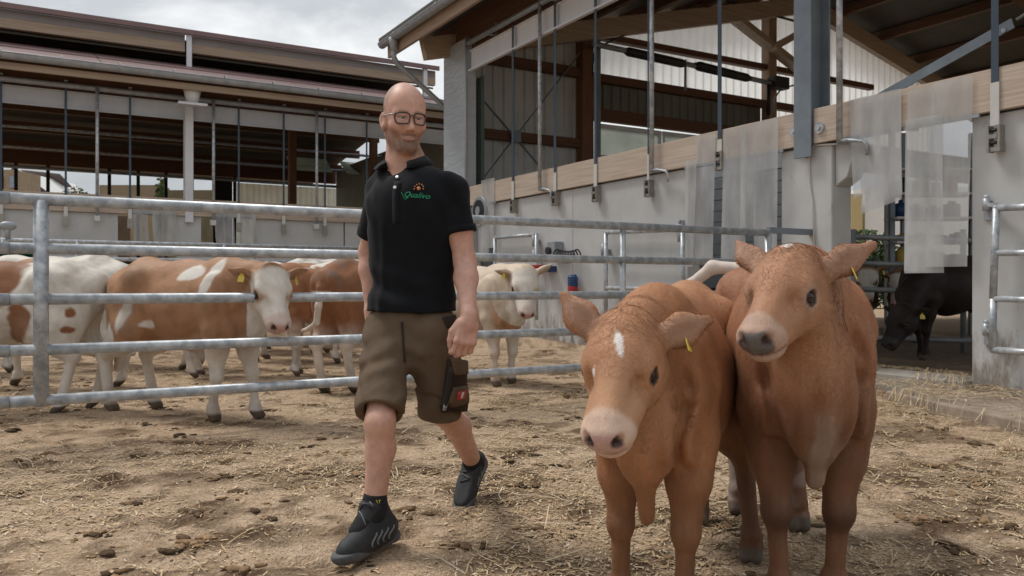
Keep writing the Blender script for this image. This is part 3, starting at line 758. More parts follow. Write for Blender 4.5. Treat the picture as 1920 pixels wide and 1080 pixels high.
# plastic strip curtains
strip_m = bpy.data.materials.new('milky_pvc'); strip_m.use_nodes = True
nt = strip_m.node_tree; nn, ll = nt.nodes, nt.links
bs = nn['Principled BSDF']; bs.inputs['Roughness'].default_value = 0.14
tcn = nn.new('ShaderNodeTexCoord'); mpn = nn.new('ShaderNodeMapping'); mpn.inputs['Scale'].default_value = (2.2, 2.2, 0.8)
nzn = nn.new('ShaderNodeTexNoise'); nzn.inputs['Scale'].default_value = 2.0; nzn.inputs['Detail'].default_value = 6
crn = nn.new('ShaderNodeValToRGB'); crn.color_ramp.elements[0].color = (0.62, 0.63, 0.63, 1); crn.color_ramp.elements[1].color = (0.8, 0.8, 0.8, 1)
crn.color_ramp.elements[0].position = 0.3; crn.color_ramp.elements[1].position = 0.7
mra = nn.new('ShaderNodeMapRange'); mra.inputs['To Min'].default_value = 0.52; mra.inputs['To Max'].default_value = 0.78
mra.inputs['From Min'].default_value = 0.3; mra.inputs['From Max'].default_value = 0.7
trn = nn.new('ShaderNodeBsdfTransparent'); tln = nn.new('ShaderNodeBsdfTranslucent')
m1 = nn.new('ShaderNodeMixShader'); m1.inputs[0].default_value = 0.4; m2 = nn.new('ShaderNodeMixShader')
ll.new(tcn.outputs['Object'], mpn.inputs['Vector']); ll.new(mpn.outputs['Vector'], nzn.inputs['Vector']); ll.new(nzn.outputs['Fac'], crn.inputs['Fac'])
ll.new(nzn.outputs['Fac'], mra.inputs['Value'])
ll.new(crn.outputs['Color'], bs.inputs['Base Color']); ll.new(crn.outputs['Color'], tln.inputs['Color'])
ll.new(bs.outputs[0], m1.inputs[1]); ll.new(tln.outputs[0], m1.inputs[2])
ll.new(mra.outputs['Result'], m2.inputs[0]); ll.new(trn.outputs[0], m2.inputs[1]); ll.new(m1.outputs[0], m2.inputs[2])
ll.new(m2.outputs[0], nn['Material Output'].inputs['Surface'])

def strip(parent, plane, s0, s1, z0, z1, lean=0.0, off=0.0, seed=0, axis='b', curl=0.02, skew=0.0):
    """one hanging sheet between s0..s1 along the wall; bottom shifted by lean"""
    r = random.Random(seed); m = MB(); vs_ = []; nu, nv_ = 6, 12
    ph = r.random() * 6
    for j in range(nv_ + 1):
        t = j / nv_
        for i in range(nu + 1):
            w = i / nu
            s_ = s0 + (s1 - s0) * w + lean * (1 - t) ** 1.3
            z_ = z0 + (z1 - z0) * t + skew * (w - 0.5) * (1 - t)
            d = plane - off - curl * (1 - t) * math.sin(w * 4 + ph + t * 2) - (0.5 - abs(w - 0.5)) * 0.03
            vs_.append((d, s_, z_) if axis == 'b' else (s_, d, z_))
    m.add(vs_, [(j * (nu + 1) + i, j * (nu + 1) + i + 1, (j + 1) * (nu + 1) + i + 1, (j + 1) * (nu + 1) + i) for j in range(nv_) for i in range(nu)], True)
    return m.build('strip', strip_m, parent, AB)

def strip_curtain(label, items, a_pl=A0 - 0.075, rail=None):
    us = [k for it in items for k in it[:2]]
    bb = [onwall(u, 400, a_pl)[0] for u in us]
    r_ = root('strip_curtain', W(a_pl, sum(bb) / len(bb), 0.6), label, 'strip curtain', 'plastic strip curtains in the right barn doorways')
    for i, (u0, u1, vt, vb, lean, sk) in enumerate(items):
        b0, zt = onwall(u0, vt, a_pl); b1, _ = onwall(u1, vt, a_pl); bm_, zb = onwall((u0 + u1) / 2, vb, a_pl)
        zt = min(onwall((u0 + u1) / 2, vt, a_pl)[1], 2.85)
        strip(r_, a_pl, b0, b1, zb, zt, lean, off=0.009 * i, seed=hash(label) % 100 + i if False else len(label) + i * 7, skew=sk)
    b0, b1 = min(bb) - 0.05, max(bb) + 0.05
    MB().box(a_pl - 0.012, a_pl + 0.008, b0, b1, 2.40, 2.43).build('clamp_bar', galv_dull, r_, AB)
strip_curtain('milky plastic strips hung in the middle doorway left of the concrete pier',
              [(1306, 1342, 255, 490, 0.06, 0.0), (1357, 1400, 240, 496, 0.02, 0.0), (1392, 1416, 236, 440, 0.0, 0.0), (1416, 1462, 226, 500, 0.0, 0.0), (1290, 1310, 300, 500, 0.05, 0)])
strip_curtain('short milky plastic strips with slanting lower ends beside the pier in the near doorway',
              [(1593, 1645, 182, 362, -0.06, 0.1), (1640, 1690, 172, 372, -0.03, 0.06), (1612, 1692, 182, 388, -0.02, 0.1)])
strip_curtain('long milky plastic strips hanging over the black bull in the near doorway',
              [(1703, 1752, 166, 508, 0.03, 0.0), (1748, 1826, 150, 500, 0.06, 0.0), (1700, 1770, 220, 512, 0.0, 0.0)])
strip_curtain('single narrow milky strip at the far end of the right barn wall',
              [(902, 927, 336, 465, 0.02, 0.0), (898, 918, 380, 480, 0.02, 0)])

# small things on the far wall panels
def onw(u, v, d=0.0):
    b_, z_ = onwall(u, v, A0 - d); return (A0 - d, b_, z_)
def wall_gate(label, uvs, bars, r=0.03, hinge=None, d=0.1):
    p0 = onw(*uvs[0], d)
    r_ = root('wall_gate', W(*onw(uvs[0][0], uvs[-1][1], d)), label, 'wall gate', 'tubular gates folded against the right barn wall')
    for i in range(len(uvs) - 1):
        MB().tube([onw(*uvs[i], d), onw(*uvs[i + 1], d)], r, 12).ball(onw(*uvs[i], d), r * 1.0, 10, 6).build('frame_tube', galv, r_, AB)
    for p_, q_ in bars:
        MB().tube([onw(*p_, d), onw(*q_, d)], r * 0.9, 12).build('rung', galv, r_, AB)
    for (u, v) in (hinge or []):
        x = onw(u, v, d / 2)
        MB().box(A0 - d - 0.02, A0 - 0.004, x[1] - 0.05, x[1] + 0.03, x[2] - 0.02, x[2] + 0.02).tube([(A0 - d, x[1] - 0.01, x[2] - 0.09), (A0 - d, x[1] - 0.01, x[2] + 0.09)], r * 1.15, 10).build('hinge', galv_dull, r_, AB)
wall_gate('small tubular gate folded on the far wall panel above the cream cow', [(928, 600), (928, 446), (1006, 440), (1006, 600)], [((928, 520), (1006, 517))], hinge=[(1006, 452), (1006, 480)])
wall_gate('tubular gate folded on the middle wall panel behind the curled-horn shaped bracket' if False else 'tubular gate folded on the wall panel next to the middle doorway', [(1136, 600), (1136, 436), (1280, 430), (1280, 598)], [((1136, 486), (1280, 486)), ((1136, 540), (1280, 543))], hinge=[(1136, 470), (1280, 440)])
wall_gate('tubular gate folded on the nearest wall panel at the frame edge', [(1985, 385), (1868, 390), (1862, 560), (1862, 656), (1985, 665)], [((1866, 474), (1985, 474)), ((1864, 560), (1985, 564))], r=0.03, d=0.12)
for i, (v, lb) in enumerate(((388, 'upper zinc hinge bolted to the edge of the nearest wall panel'), (622, 'lower zinc hinge bolted to the edge of the nearest wall panel'))):
    x = onw(1851, v, 0.03)
    r_ = root('strap_hinge', W(*x), lb, 'hinge', 'hinges on the nearest wall panel')
    MB().box(A0 - 0.02, A0 - 0.004, x[1] - 0.035, x[1] + 0.035, x[2] - 0.11, x[2] + 0.05).build('plate', galv_dull, r_, AB)
    MB().tube([(A0 - 0.05, x[1] - 0.005, x[2] - 0.03), (A0 - 0.05, x[1] - 0.005, x[2] + 0.07)], 0.03, 10).ball((A0 - 0.05, x[1] - 0.005, x[2] + 0.08), 0.024, 10, 6).build('pin', galv, r_, AB)
    MB().bar((A0 - 0.05, x[1] - 0.005, x[2] + 0.02), (A0 - 0.11, x[1] - 0.12, x[2] + 0.0), 0.03, 0.03).build('arm', galv, r_, AB)
# barrel bolt on the middle panel
x = onw(1277, 422, 0.03); r_ = root('door_latch', W(*x), 'small dark latch on the wall panel edge beside the middle doorway', 'latch')
MB().box(A0 - 0.02, A0 - 0.004, x[1] - 0.03, x[1] + 0.03, x[2] - 0.06, x[2] + 0.06).build('plate', galv_dull, r_, AB)
MB().tube([(A0 - 0.04, x[1] - 0.05, x[2]), (A0 - 0.04, x[1] + 0.16, x[2])], 0.016, 8).tube([(A0 - 0.04, x[1] + 0.02, x[2]), (A0 - 0.04, x[1] + 0.02, x[2] + 0.07)], 0.012, 8).build('bolt', galv_dull, r_, AB)
# grey box with coiled hose
x = onw(1038, 468, 0.1); r_ = root('switch_box', W(*x), 'grey metal box with a coiled black hose on the far wall panel', 'valve box')
MB().box(A0 - 0.16, A0 - 0.004, x[1] - 0.12, x[1] + 0.1, x[2] - 0.13, x[2] + 0.12).build('housing', galv_dull, r_, AB, bevel=0.01)
MB().tube([(A0 - 0.2, x[1] + 0.03, x[2] - 0.02), (A0 - 0.16, x[1] + 0.03, x[2] - 0.02)], 0.06, 12).build('dial', black_m, r_, AB)
hp = []
for i in range(150):
    t = i / 149; q = onw(1043 + 40 * t, 478 + 4 * math.sin(3 * t), 0.14); w = t * 2 * math.pi * 7.5
    hp.append((q[0] + 0.075 * math.cos(w), q[1], q[2] + 0.085 * math.sin(w)))
MB().tube(hp, 0.011, 6).build('coiled_hose', black_m, r_, AB)
# red and blue scratching spring on the wall
x = onw(1074, 540, 0.12); r_ = root('insulator_spring', W(*x), 'black and red sprung rod fixed to the pale wall above the calf ear', 'sprung rod')
for u0v, u1v, mm, nm in ((518, 536, blue_m, 'blue_band'), (537, 552, red_m, 'red_band')):
    ps = []
    for i in range(60):
        t = i / 59; q = onw(1074, u0v + (u1v - u0v) * t, 0.12); w = t * 2 * math.pi * 4
        ps.append((q[0] + 0.05 * math.cos(w), q[1] + 0.05 * math.sin(w), q[2]))
    MB().tube(ps, 0.03, 7).build(nm, mm, r_, AB)
MB().tube([onw(1070, 553, 0.12), onw(1070, 590, 0.12)], 0.02, 8).build('rod', black_m, r_, AB)
MB().bar(onw(1074, 528, 0.12), onw(1074, 528, 0.0), 0.03, 0.03).build('bracket', galv_dull, r_, AB)
# red salt lick holder behind the cream cow's head
x = onw(1013, 502, 0.1); r_ = root('drinking_bowl', W(*x), 'red and blue drinking bowl on the wall behind the cream cow', 'drinking bowl')
MB().tube([onw(1013, 505, 0.18), onw(1013, 497, 0.18)], [0.12, 0.17], 16).build('bowl', red_m, r_, AB)
MB().box(A0 - 0.14, A0 - 0.004, x[1] - 0.32, x[1] - 0.16, x[2] - 0.07, x[2] + 0.02).build('valve', blue_m, r_, AB)
# fan hanging behind the man
x = onw(904, 396, 0.05); r_ = root('wall_fan', W(*x), 'round grey fan on the barn wall just behind the walking man', 'fan')
MB().tube([(A0 - 0.12, x[1], x[2]), (A0 - 0.02, x[1], x[2])], 0.26, 24).build('casing', galv_dull, r_, AB)
MB().tube([(A0 - 0.135, x[1], x[2]), (A0 - 0.121, x[1], x[2])], 0.2, 20).build('grille', black_m, r_, AB)
MB().tube([(A0 - 0.15, x[1], x[2]), (A0 - 0.136, x[1], x[2])], 0.08, 14).build('hub', galv_dull, r_, AB)
# grey cable running down the pier
x = onw(1512, 280, 0.02); r_ = MB().tube([onw(1570, 270, .03), onw(1527, 272, 0.02), onw(1517, 290, 0.02), onw(1518, 345, 0.02), onw(1523, 380, 0.02), onw(1527, 470, 0.02)], 0.009, 8).build('pier_cable', white_pl, None, AB, label='thin pale cable running down the concrete pier above the calf', cat='cable')
# dark jacking bracket on top of the near gate at the pier
x = onw(1505, 440, 0.05)
# ------------------------------------------------------------------ seen through the right barn's doorways
def ray(u, v, b=None, Y=None): return at(u, v, Y)
dr = root('roller_door', W(9.2, 9.2), 'slatted grey door seen between the milky strips of the middle doorway', 'door')
for i in range(10):
    z_ = 0.95 + i * 0.17
    MB().box(9.2, 9.24, 8.05, 10.4, z_, z_ + 0.155).build('slat', mat('pale_slat', (0.42, 0.45, 0.47), 0.5, var=0.08), dr, AB)
MB().box(9.19, 9.25, 8.05, 10.4, 0.13, 0.94).build('dark_base', mat('dark_teal_board', (0.02, 0.04, 0.05), 0.5), dr, AB)
MB().box(9.22, 9.3, 8.05, 10.4, 2.66, 3.0).build('head_board', steel_pale, dr, AB)
# inner pen rails beyond the near doorway
pr = root('inner_pen_rail', at(1700, 640, 10.3), 'dull zinc pen rails behind the black bull inside the barn', 'pen rails')
for i, v in enumerate((447, 496, 545, 635)):
    p_, q_ = at(1575, v - 4, 10.6), at(1850, v + 5, 10.0)
    MB().tube([p_, q_], 0.035, 10).build('rail', galv_dull, pr)
for u in (1600, 1806):
    p_, q_ = at(u, 430, 10.4), at(u, 640, 10.4); q_.z = 0.12
    MB().tube([p_, q_], 0.035, 10).build('post', galv_dull, pr)
# shelf rack with odds and ends
sh = root('storage_rack', at(1690, 540, 14), 'tall rack of tools and canisters seen through the strips', 'rack')
for u in (1672, 1694, 1822):
    p_, q_ = at(u, 250, 14), at(u, 540, 14); q_.z = 0.14
    MB().bar(p_, q_, 0.08, 0.08).build('upright', steel_blue, sh)
for v in (320, 365, 410, 455, 500):
    p_, q_ = at(1672, v, 14), at(1822, v, 14)
    MB().box(p_.x, q_.x, 13.8, 14.3, p_.z - 0.02, p_.z + 0.02).build('shelf', steel_pale, sh)
rk = random.Random(5)
for v in (365, 410, 455, 500):
    xx = at(1678, v, 14).x
    zz = at(1678, v, 14).z + 0.022
    nth = 0
    while xx < at(1815, v, 14).x - 0.16:
        w = 0.16 + 0.15 * rk.random(); h_ = 0.12 + 0.2 * rk.random()
        cm_ = rk.choice([red_m, black_m, white_pl, blue_m, mat('ochre_can', (0.4, 0.28, 0.06), 0.5), black_m])
        cmn = {red_m.name: 'red', black_m.name: 'black', white_pl.name: 'white', blue_m.name: 'blue'}.get(cm_.name, 'ochre')
        o = MB().tube([(xx + w / 2, 14.0, zz), (xx + w / 2, 14.0, zz + h_ * 0.8), (xx + w / 2, 14.0, zz + h_ * 0.85), (xx + w / 2, 14.0, zz + h_)], [w * 0.45, w * 0.45, w * 0.2, w * 0.2], 10).build('canister', cm_, None)
        nth += 1; o['label'] = f"{cmn} canister, {['first','second','third','fourth','fifth','sixth','seventh','eighth','ninth','tenth'][nth - 1]} from the left on the {dict([(365,'top'),(410,'second'),(455,'third'),(500,'lowest')])[v]} shelf of the rack"; o['category'] = 'canister'; o['group'] = 'canisters on the rack'
        xx += w + 0.03
wd = MB().box(at(1660, 300, 14.4).x, at(1672, 300, 14.4).x, 14.35, 14.45, 0.13, 3.0).build('white_door_edge', white_pl, None, ID, label='white door edge beside the storage rack', cat='door')
bw = root('white_outbuilding', at(1640, 540, 42), 'white and yellow building beyond the barn, seen past the pier', 'building')
p_, q_ = at(1622, 300, 42), at(1900, 300, 42)
MB().box(p_.x, q_.x, 42, 46, 0, 6.0).build('wall', mat('white_render', (0.72, 0.72, 0.70), 0.8, var=0.05), bw)
p_ = at(1596, 300, 41.5); q_ = at(1617, 300, 41.5)
MB().box(p_.x, q_.x, 41.5, 44, 0, 5.6).build('yellow_wall', mat('yellow_render', (0.50, 0.40, 0.20), 0.8, var=0.06), bw)
# barn back wall of dark boards behind the far strips' gap is the building itself; shrubs outside
leaf_m = mat('leaves', (1, 1, 1), 0.6, attr=True, var=0.2, scale=20, bump=0, translucent=0.3)
bark_m = mat('bark', (0.10, 0.075, 0.055), 0.9, var=0.3, scale=15, bump=0.5)
def leaf_cloud(name, centre, rad, n, size, seed, parent, base=(0.06, 0.10, 0.035)):
    r = np.random.default_rng(seed)
    c = r.normal(size=(n, 3)); c /= np.linalg.norm(c, axis=1)[:, None]
    d = r.random(n) ** 0.4
    lump = vnoise(c[:, 0] * 2.3 + seed, c[:, 1] * 2.3, c[:, 2] * 2.3, seed) * 0.7 + 0.55
    ctr = np.array(centre) + c * (d * lump)[:, None] * np.array(rad)
    a = r.normal(size=(n, 3)); a /= np.linalg.norm(a, axis=1)[:, None]
    b = np.cross(a, r.normal(size=(n, 3))); b /= np.linalg.norm(b, axis=1)[:, None]
    sz = size * (0.6 + 0.8 * r.random((n, 1)))
    V = np.stack([ctr - a * sz, ctr + b * sz * 0.5, ctr + a * sz, ctr - b * sz * 0.5], 1).reshape(-1, 3)
    F = np.arange(n * 4).reshape(-1, 4)
    col = np.array(base) * (0.6 + 0.9 * r.random((n, 1)))
    return link(np_mesh(name, V, F, leaf_m, np.repeat(col, 4, 0), smooth=False), name, parent)
sb = root('green_shrub', (at(1640, 450, 30).x, 30, 0.1), 'green shrub outside behind the barn, just right of the pier', 'shrub')
leaf_cloud('foliage', (at(1640, 450, 30).x, 30, 1.55), (1.3, 0.9, 1.45), 2600, 0.13, 3, sb)
MB().tube([(at(1640, 450, 30).x, 30, 0), (at(1640, 450, 30).x + .1, 30, 1.6)], [0.08, 0.03], 8).build('trunk', bark_m, sb)

# ------------------------------------------------------------------ left barn
LB = 18.35
lb = root('cattle_shed', W(3, LB), 'long open shed with maroon stepped roof and concrete lower walls behind the man', 'barn')
def Q(name, mb, m, parent=lb, frame=AB, **k): return mb.build(name, m, parent, frame, **k)
AL0, AL1 = -7.0, 9.4
aw = lambda u: onb(u, 400, LB)[0]
for u0, u1 in ((-260, -2), (0, 222), (332, 378), (480, 645), (647, 760)):
    Q('wall_panel', MB().box(aw(u0), aw(u1) - 0.008, LB, LB + 0.2, 0.0, 2.43), concrete, bevel=0.006)
Q('wall_panel', MB().box(aw(762), AL1, LB, LB + 0.2, 0.0, 2.43), concrete)
Q('low_panel', MB().box(aw(378), aw(402), LB + 0.02, LB + 0.2, 0.0, 1.9), concrete)
Q('glulam_rail', MB().box(AL0, AL1, LB - 0.06, LB + 0.1, 2.434, 2.79), mat('pale_glulam_lengthwise', (0.40, 0.30, 0.23), 0.7, col2=(0.55, 0.45, 0.36), scale=5, stretch=(0.28, 3, 9)))
Q('girder', MB().box(AL0, AL1, LB - 0.015, LB, 4.46, 4.77).box(AL0, AL1, LB - 0.075, LB - 0.016, 4.44, 4.46).box(AL0, AL1, LB - 0.075, LB - 0.016, 4.77, 4.785), mat('grey_painted_girder', (0.48, 0.50, 0.53), 0.5, var=0.07, scale=3, bump=0.02))
Q('curtain_roller', MB().tube([(AL0, LB - 0.12, 4.88), (AL1, LB - 0.12, 4.88)], 0.055, 10), galv_dull)
Q('eave_board', MB().box(AL0, AL1, LB + 0.01, LB + 0.08, 4.79, 5.40), timber_a)
for u in (2, 123, 243, 446, 530, 607, 685):
    a_ = aw(u); Q('roller_bracket', MB().box(a_ - 0.03, a_ + 0.03, LB - 0.15, LB + 0.0, 4.95, 4.98), galv_dull)
Q('steel_column', MB().box(aw(346), aw(346) + 0.02, LB - 0.1, LB + 0.16, 2.3, 5.2).box(aw(346) + .02, aw(361), LB - 0.1, LB - 0.08, 2.3, 5.2).box(aw(346) + .02, aw(361), LB + 0.14, LB + 0.16, 2.3, 5.2), steel_pale)
Q('hopper', MB().tube([(aw(353), LB - 0.5, 5.06), (aw(353), LB - 0.5, 4.72)], [0.2, 0.11], 12).box(aw(353) - .28, aw(353) + .28, LB - 0.62, LB - 0.4, 4.66, 4.71), steel_pale)
# gutter, fascia, lower roof
LG = 17.5
Q('fascia', MB().box(AL0, AL1, LG + 0.11, LG + 0.17, 4.935, 5.06), timber_a_pale)
vs_ = []; gm = MB()
for a_ in (AL0, AL1 + 0.1):
    for cx, cz in prof[:0] + [(math.cos(math.pi * (1 + i / 10)), math.sin(math.pi * (1 + i / 10))) for i in range(11)]: vs_.append((a_, LG + 0.08 * cx, 5.2 + 0.085 * cz * 1.4))
gm.add(vs_, [(i, i + 1, 12 + i, 11 + i) for i in range(10)], True)
gm.tube([(AL0, LG - 0.08, 5.2), (AL1 + 0.1, LG - 0.08, 5.2)], 0.012, 6)
lg = Q('gutter', gm, galv_dull)
for a_ in np.arange(AL0 + 0.6, AL1, 0.98):
    Q('gutter_joint', MB().tube([(a_, LG, 5.18), (a_ + 0.03, LG, 5.18)], 0.092, 16, caps=False), galv_dull, parent=lg)
def roof_piece(name, b0, z0, b1, z1, th, m, a0=AL0, a1=AL1, parent=lb):
    mb = MB(); vs_ = [(a0, b0, z0), (a1, b0, z0), (a1, b1, z1), (a0, b1, z1)]; vs_ += [(p[0], p[1], p[2] + th) for p in vs_]
    mb.add(vs_, [(3, 2, 1, 0), (4, 5, 6, 7), (0, 1, 5, 4), (1, 2, 6, 5), (2, 3, 7, 6), (3, 0, 4, 7)])
    return Q(name, mb, m, parent)
a_ = AL0
while a_ < AL1 - 0.01:
    roof_piece('roof_sheet', LG + 0.03, 5.155, LG + 1.9, 5.155 + 1.87 * 0.3057, 0.05, maroon, a_, min(a_ + 4.08, AL1)); 
    roof_piece('roof_sheet', LG + 1.88, 5.185 + 1.85 * 0.3057, 21.2, 5.185 + (21.2 - LG - 0.03) * 0.3057, 0.05, maroon, a_, min(a_ + 4.08, AL1)); a_ += 4.1
UB = 20.2
ucut = [AL0, onb(352, 60, UB)[0], AL1]
for a0_, a1_ in ((ucut[0], ucut[1] - 0.06), (ucut[1] + 0.06, ucut[2])):
    Q('upper_beam', MB().box(a0_, a1_, UB, UB + 0.14, 6.375, 6.58), timber_a_pale)
    Q('upper_fascia', MB().box(a0_, a1_, UB + 0.0, UB + 0.06, 6.584, 6.76), grey_board)
roof_piece('upper_roof', UB - 0.12, 6.77, UB + 6.5, 6.77 + 6.6 * 0.28, 0.07, maroon)
Q('verge_cap', MB().box(AL0, AL1 + 0.05, UB - 0.16, UB - 0.10, 6.75, 6.86), maroon)
pu = onb(355, 60, UB - 0.1)[0]
for u in (355, 798):
    pu = onb(u, 60, UB - 0.1)[0]
    Q('upper_post', MB().box(pu - 0.055, pu + 0.055, UB - 0.1, UB - 0.01, 5.95, 6.84), steel_pale)
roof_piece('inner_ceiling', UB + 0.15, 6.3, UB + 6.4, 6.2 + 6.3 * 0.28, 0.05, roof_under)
Q('ridge_back', MB().box(AL0, AL1, 21.3, 21.4, 5.2, 6.25), roof_under)
Q('clerestory_board', MB().box(AL0, AL1, 22.2, 22.26, 5.9, 7.2), roof_under)
Q('end_board', MB().box(AL1 - 0.03, AL1, 18.6, 28.5, 0.1, 5.1), clad_olive)
# inside: ceiling, purlins, back girder
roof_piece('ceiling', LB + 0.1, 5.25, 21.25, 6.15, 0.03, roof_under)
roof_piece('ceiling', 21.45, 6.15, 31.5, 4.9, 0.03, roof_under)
for b_, z_ in ((19.4, 5.35), (20.8, 5.75), (22.4, 5.75), (24.4, 5.5), (26.2, 5.25), (28.0, 5.0)):
    Q('purlin', MB().box(AL0, AL1, b_ - 0.06, b_ + 0.06, z_ - 0.05, z_ + 0.2), timber_a)
for b_, z_ in ((21.4, 5.1), (24.0, 4.95), (26.5, 4.8)):
    Q('feed_tube', MB().tube([(AL0, b_, z_), (AL1, b_, z_)], 0.04, 8), galv)
Q('back_girder', MB().box(AL0 - 8, AL1, 28.6, 28.8, 4.62, 5.15), timber_a)
Q('back_rail', MB().tube([(AL0 - 8, 28.5, 4.5), (AL1, 28.5, 4.5)], 0.05, 8), galv)
a_s = onb(445, 360, 28.6)[0]
for i in range(6):
    Q('translucent_sheet', corrugated((a_s + i * 1.0, 28.7), (1, 0), 1.0, 0.2, 4.45, (0, -1), 0.2, 0.03), mat('milky_green_sheet', (0.66, 0.70, 0.64), 0.5, var=0.16, scale=1.2, stretch=(2, 2, 1), translucent=0.85))
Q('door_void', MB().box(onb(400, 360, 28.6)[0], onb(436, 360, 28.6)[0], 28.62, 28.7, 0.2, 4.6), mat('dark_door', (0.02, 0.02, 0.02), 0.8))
for u in (3, 30, 90, 205, 259, 311, 440):
    a_ = onb(u, 350, 28.6)[0]
    Q('back_post', MB().box(a_ - 0.05, a_ + 0.05, 28.55, 28.62, 0.1, 4.62), black_m)
for u in (355, 548, 700):
    a_ = onb(u, 350, 23.5)[0]
    Q('inner_post', MB().box(a_ - 0.1, a_ + 0.1, 23.4, 23.6, 0.1, 6.0), timber_z)
for (u0, v0, u1, v1) in ((545, 290, 640, 325), (650, 300, 740, 332)):
    p_, q_ = onb(u0, v0, 26.0), onb(u1, v1, 26.0)
    mb = MB(); vs_ = [(p_[0], 26.0, q_[1]), (q_[0] - .3, 26.0, q_[1]), (q_[0], 27.6, p_[1] + 0.15), (p_[0] + .3, 27.6, p_[1] + 0.15)]
    mb.add(vs_ + [(x_, y_, z_ + 0.04) for x_, y_, z_ in vs_], [(3, 2, 1, 0), (4, 5, 6, 7), (0, 1, 5, 4), (1, 2, 6, 5), (2, 3, 7, 6), (3, 0, 4, 7)])
    Q('hoisted_screen', mb, mat('milky_green_sheet', (0.66, 0.70, 0.64), 0.5))
# poles and straps on the left barn
names_l = ['in front of the far white gable', 'at the left of the pale column', 'right of the pale column', 'nearest the walking man']
for u, lb_ in ((181, 'thin galvanised pole left of the pale column on the shed'), (397, 'thin galvanised pole just right of the pale column on the shed'), (589, 'thin galvanised pole of the shed nearest the walking man')):
    a_ = aw(u); r_ = root('support_pole', W(a_, LB - 0.2, 2.35), lb_, 'steel pole', 'galvanised poles in front of the shed')
    MB().tube([(a_, LB - 0.2, 2.36), (a_, LB - 0.2, 4.9)], 0.032, 10).build('tube', galv, r_, AB)
    MB().box(a_ - 0.05, a_ + 0.05, LB - 0.22, LB - 0.065, 2.25, 2.36).build('bracket', white_pl, r_, AB)
pos_txt = {2: 'at the left frame edge', 123: 'over the long grey panel left of the near gate post' if False else 'over the long grey panel', 243: 'over the opening beside the long grey panel', 446: 'between two milky strip curtains', 530: 'left of the thin pole near the man', 607: 'right of the thin pole near the man', 685: 'mostly behind the shoulder of the man'}
for u in (2, 123, 243, 446, 530, 607, 685):
    a_ = aw(u); r_ = root('lifting_strap', W(a_, LB - 0.09, 2.2), 'dark strap with white sleeve on the shed, ' + pos_txt[u], 'strap', 'lifting straps hanging on the shed')
    MB().box(a_ - 0.02, a_ + 0.02, LB - 0.093, LB - 0.087, 2.7, 4.85).build('webbing', strap_dark, r_, AB)
    MB().box(a_ - 0.035, a_ + 0.035, LB - 0.097, LB - 0.083, 2.33, 2.71).build('sleeve', white_pl, r_, AB)
    MB().box(a_ - 0.05, a_ + 0.05, LB - 0.12, LB - 0.07, 2.13, 2.33).build('buckle', buckle_m, r_, AB)
def shed_curtain(label, spans):
    r_ = root('strip_curtain', W(aw(spans[0][0]), LB - 0.09, 0.8), label, 'strip curtain', 'plastic strip curtains on the shed')
    for i, (u0, u1, vb) in enumerate(spans):
        strip(r_, LB - 0.075, aw(u0), aw(u1), onb(u0, vb, LB)[1], 2.5, 0.04, off=0.012 * i, seed=i + int(spans[0][0]), axis='a')
    MB().box(aw(spans[0][0]), aw(spans[-1][1]), LB - 0.09, LB - 0.065, 2.44, 2.5).build('clamp_bar', galv_dull, r_, AB)
shed_curtain('milky strips hung right of the long grey panel on the shed', [(248, 276, 470), (284, 304, 475), (302, 330, 472)])
shed_curtain('milky strips hung right of the small window of the shed', [(401, 420, 470), (416, 437, 470), (450, 478, 472)])
Q('inner_board', MB().box(aw(222), aw(250), LB + 0.6, LB + 0.65, 1.55, 2.43), mat('tan_board', (0.33, 0.24, 0.16), 0.8))
Q('inner_board', MB().box(aw(215), aw(480), LB + 0.9, LB + 0.95, 0.1, 1.5), mat('dark_board', (0.05, 0.045, 0.04), 0.8))
# beyond the shed: house, tree, tan silage wall
def far(u, v, Y): return at(u, v, Y)
hs = root('white_gable_house', at(60, 540, 62), 'white gabled house with dark roof seen under the shed girder', 'house')
gl = [at(-60, 385, 62), at(110, 385, 62), at(36, 322, 62), at(-100, 322, 62)]
p0, p1 = at(-70, 400, 62), at(107, 378, 62); pk = at(33, 320, 62)
y0, y1 = 62.0, 70.0
m = MB(); pts = [(pk.x - 9, 0), (p1.x, 0), (p1.x, p1.z), (pk.x, pk.z), (pk.x - 9, pk.z)]
vs_ = [(x_, y0, z_) for x_, z_ in pts] + [(x_, y1, z_) for x_, z_ in pts]
m.add(vs_, [(0, 1, 2, 3, 4), (9, 8, 7, 6, 5)] + [(i, 5 + i, 5 + (i + 1) % 5, (i + 1) % 5) for i in range(5)])
m.build('wall', mat('white_render', (0.72, 0.72, 0.70), 0.8), hs)
m = MB().bar((pk.x - 0.1, 61.6, pk.z + 0.1), (p1.x + 0.5, 61.6, p1.z - 0.25), 0.25, 0.3, up=(0, 1, 0)); m.build('verge', mat('dark_verge', (0.035, 0.03, 0.03), 0.6), hs)
rt = [at(38, 318, 66), at(108, 325, 66), at(118, 345, 66), at(70, 345, 66)]
m = MB(); vs_ = [(t.x, 66 + (t.z - rt[0].z) * -1, t.z) for t in rt]; vs_ += [(x_, y_ + 0.3, z_ - 0.1) for x_, y_, z_ in vs_]
m.add(vs_, [(0, 1, 2, 3), (7, 6, 5, 4), (0, 4, 5, 1), (1, 5, 6, 2), (2, 6, 7, 3), (3, 7, 4, 0)]); m.build('roof', mat('grey_brown_tiles', (0.14, 0.11, 0.10), 0.7, var=0.2, scale=1), hs)
yb = root('ochre_house', at(10, 540, 55), 'ochre house with blue-grey window at the left edge behind the shed', 'house')
x0_, x1_ = at(-60, 400, 55).x, at(28, 400, 55).x
MB().box(x0_, x1_, 55, 58, 0, at(0, 318, 55).z).build('wall', mat('ochre_render', (0.30, 0.235, 0.16), 0.8), yb)
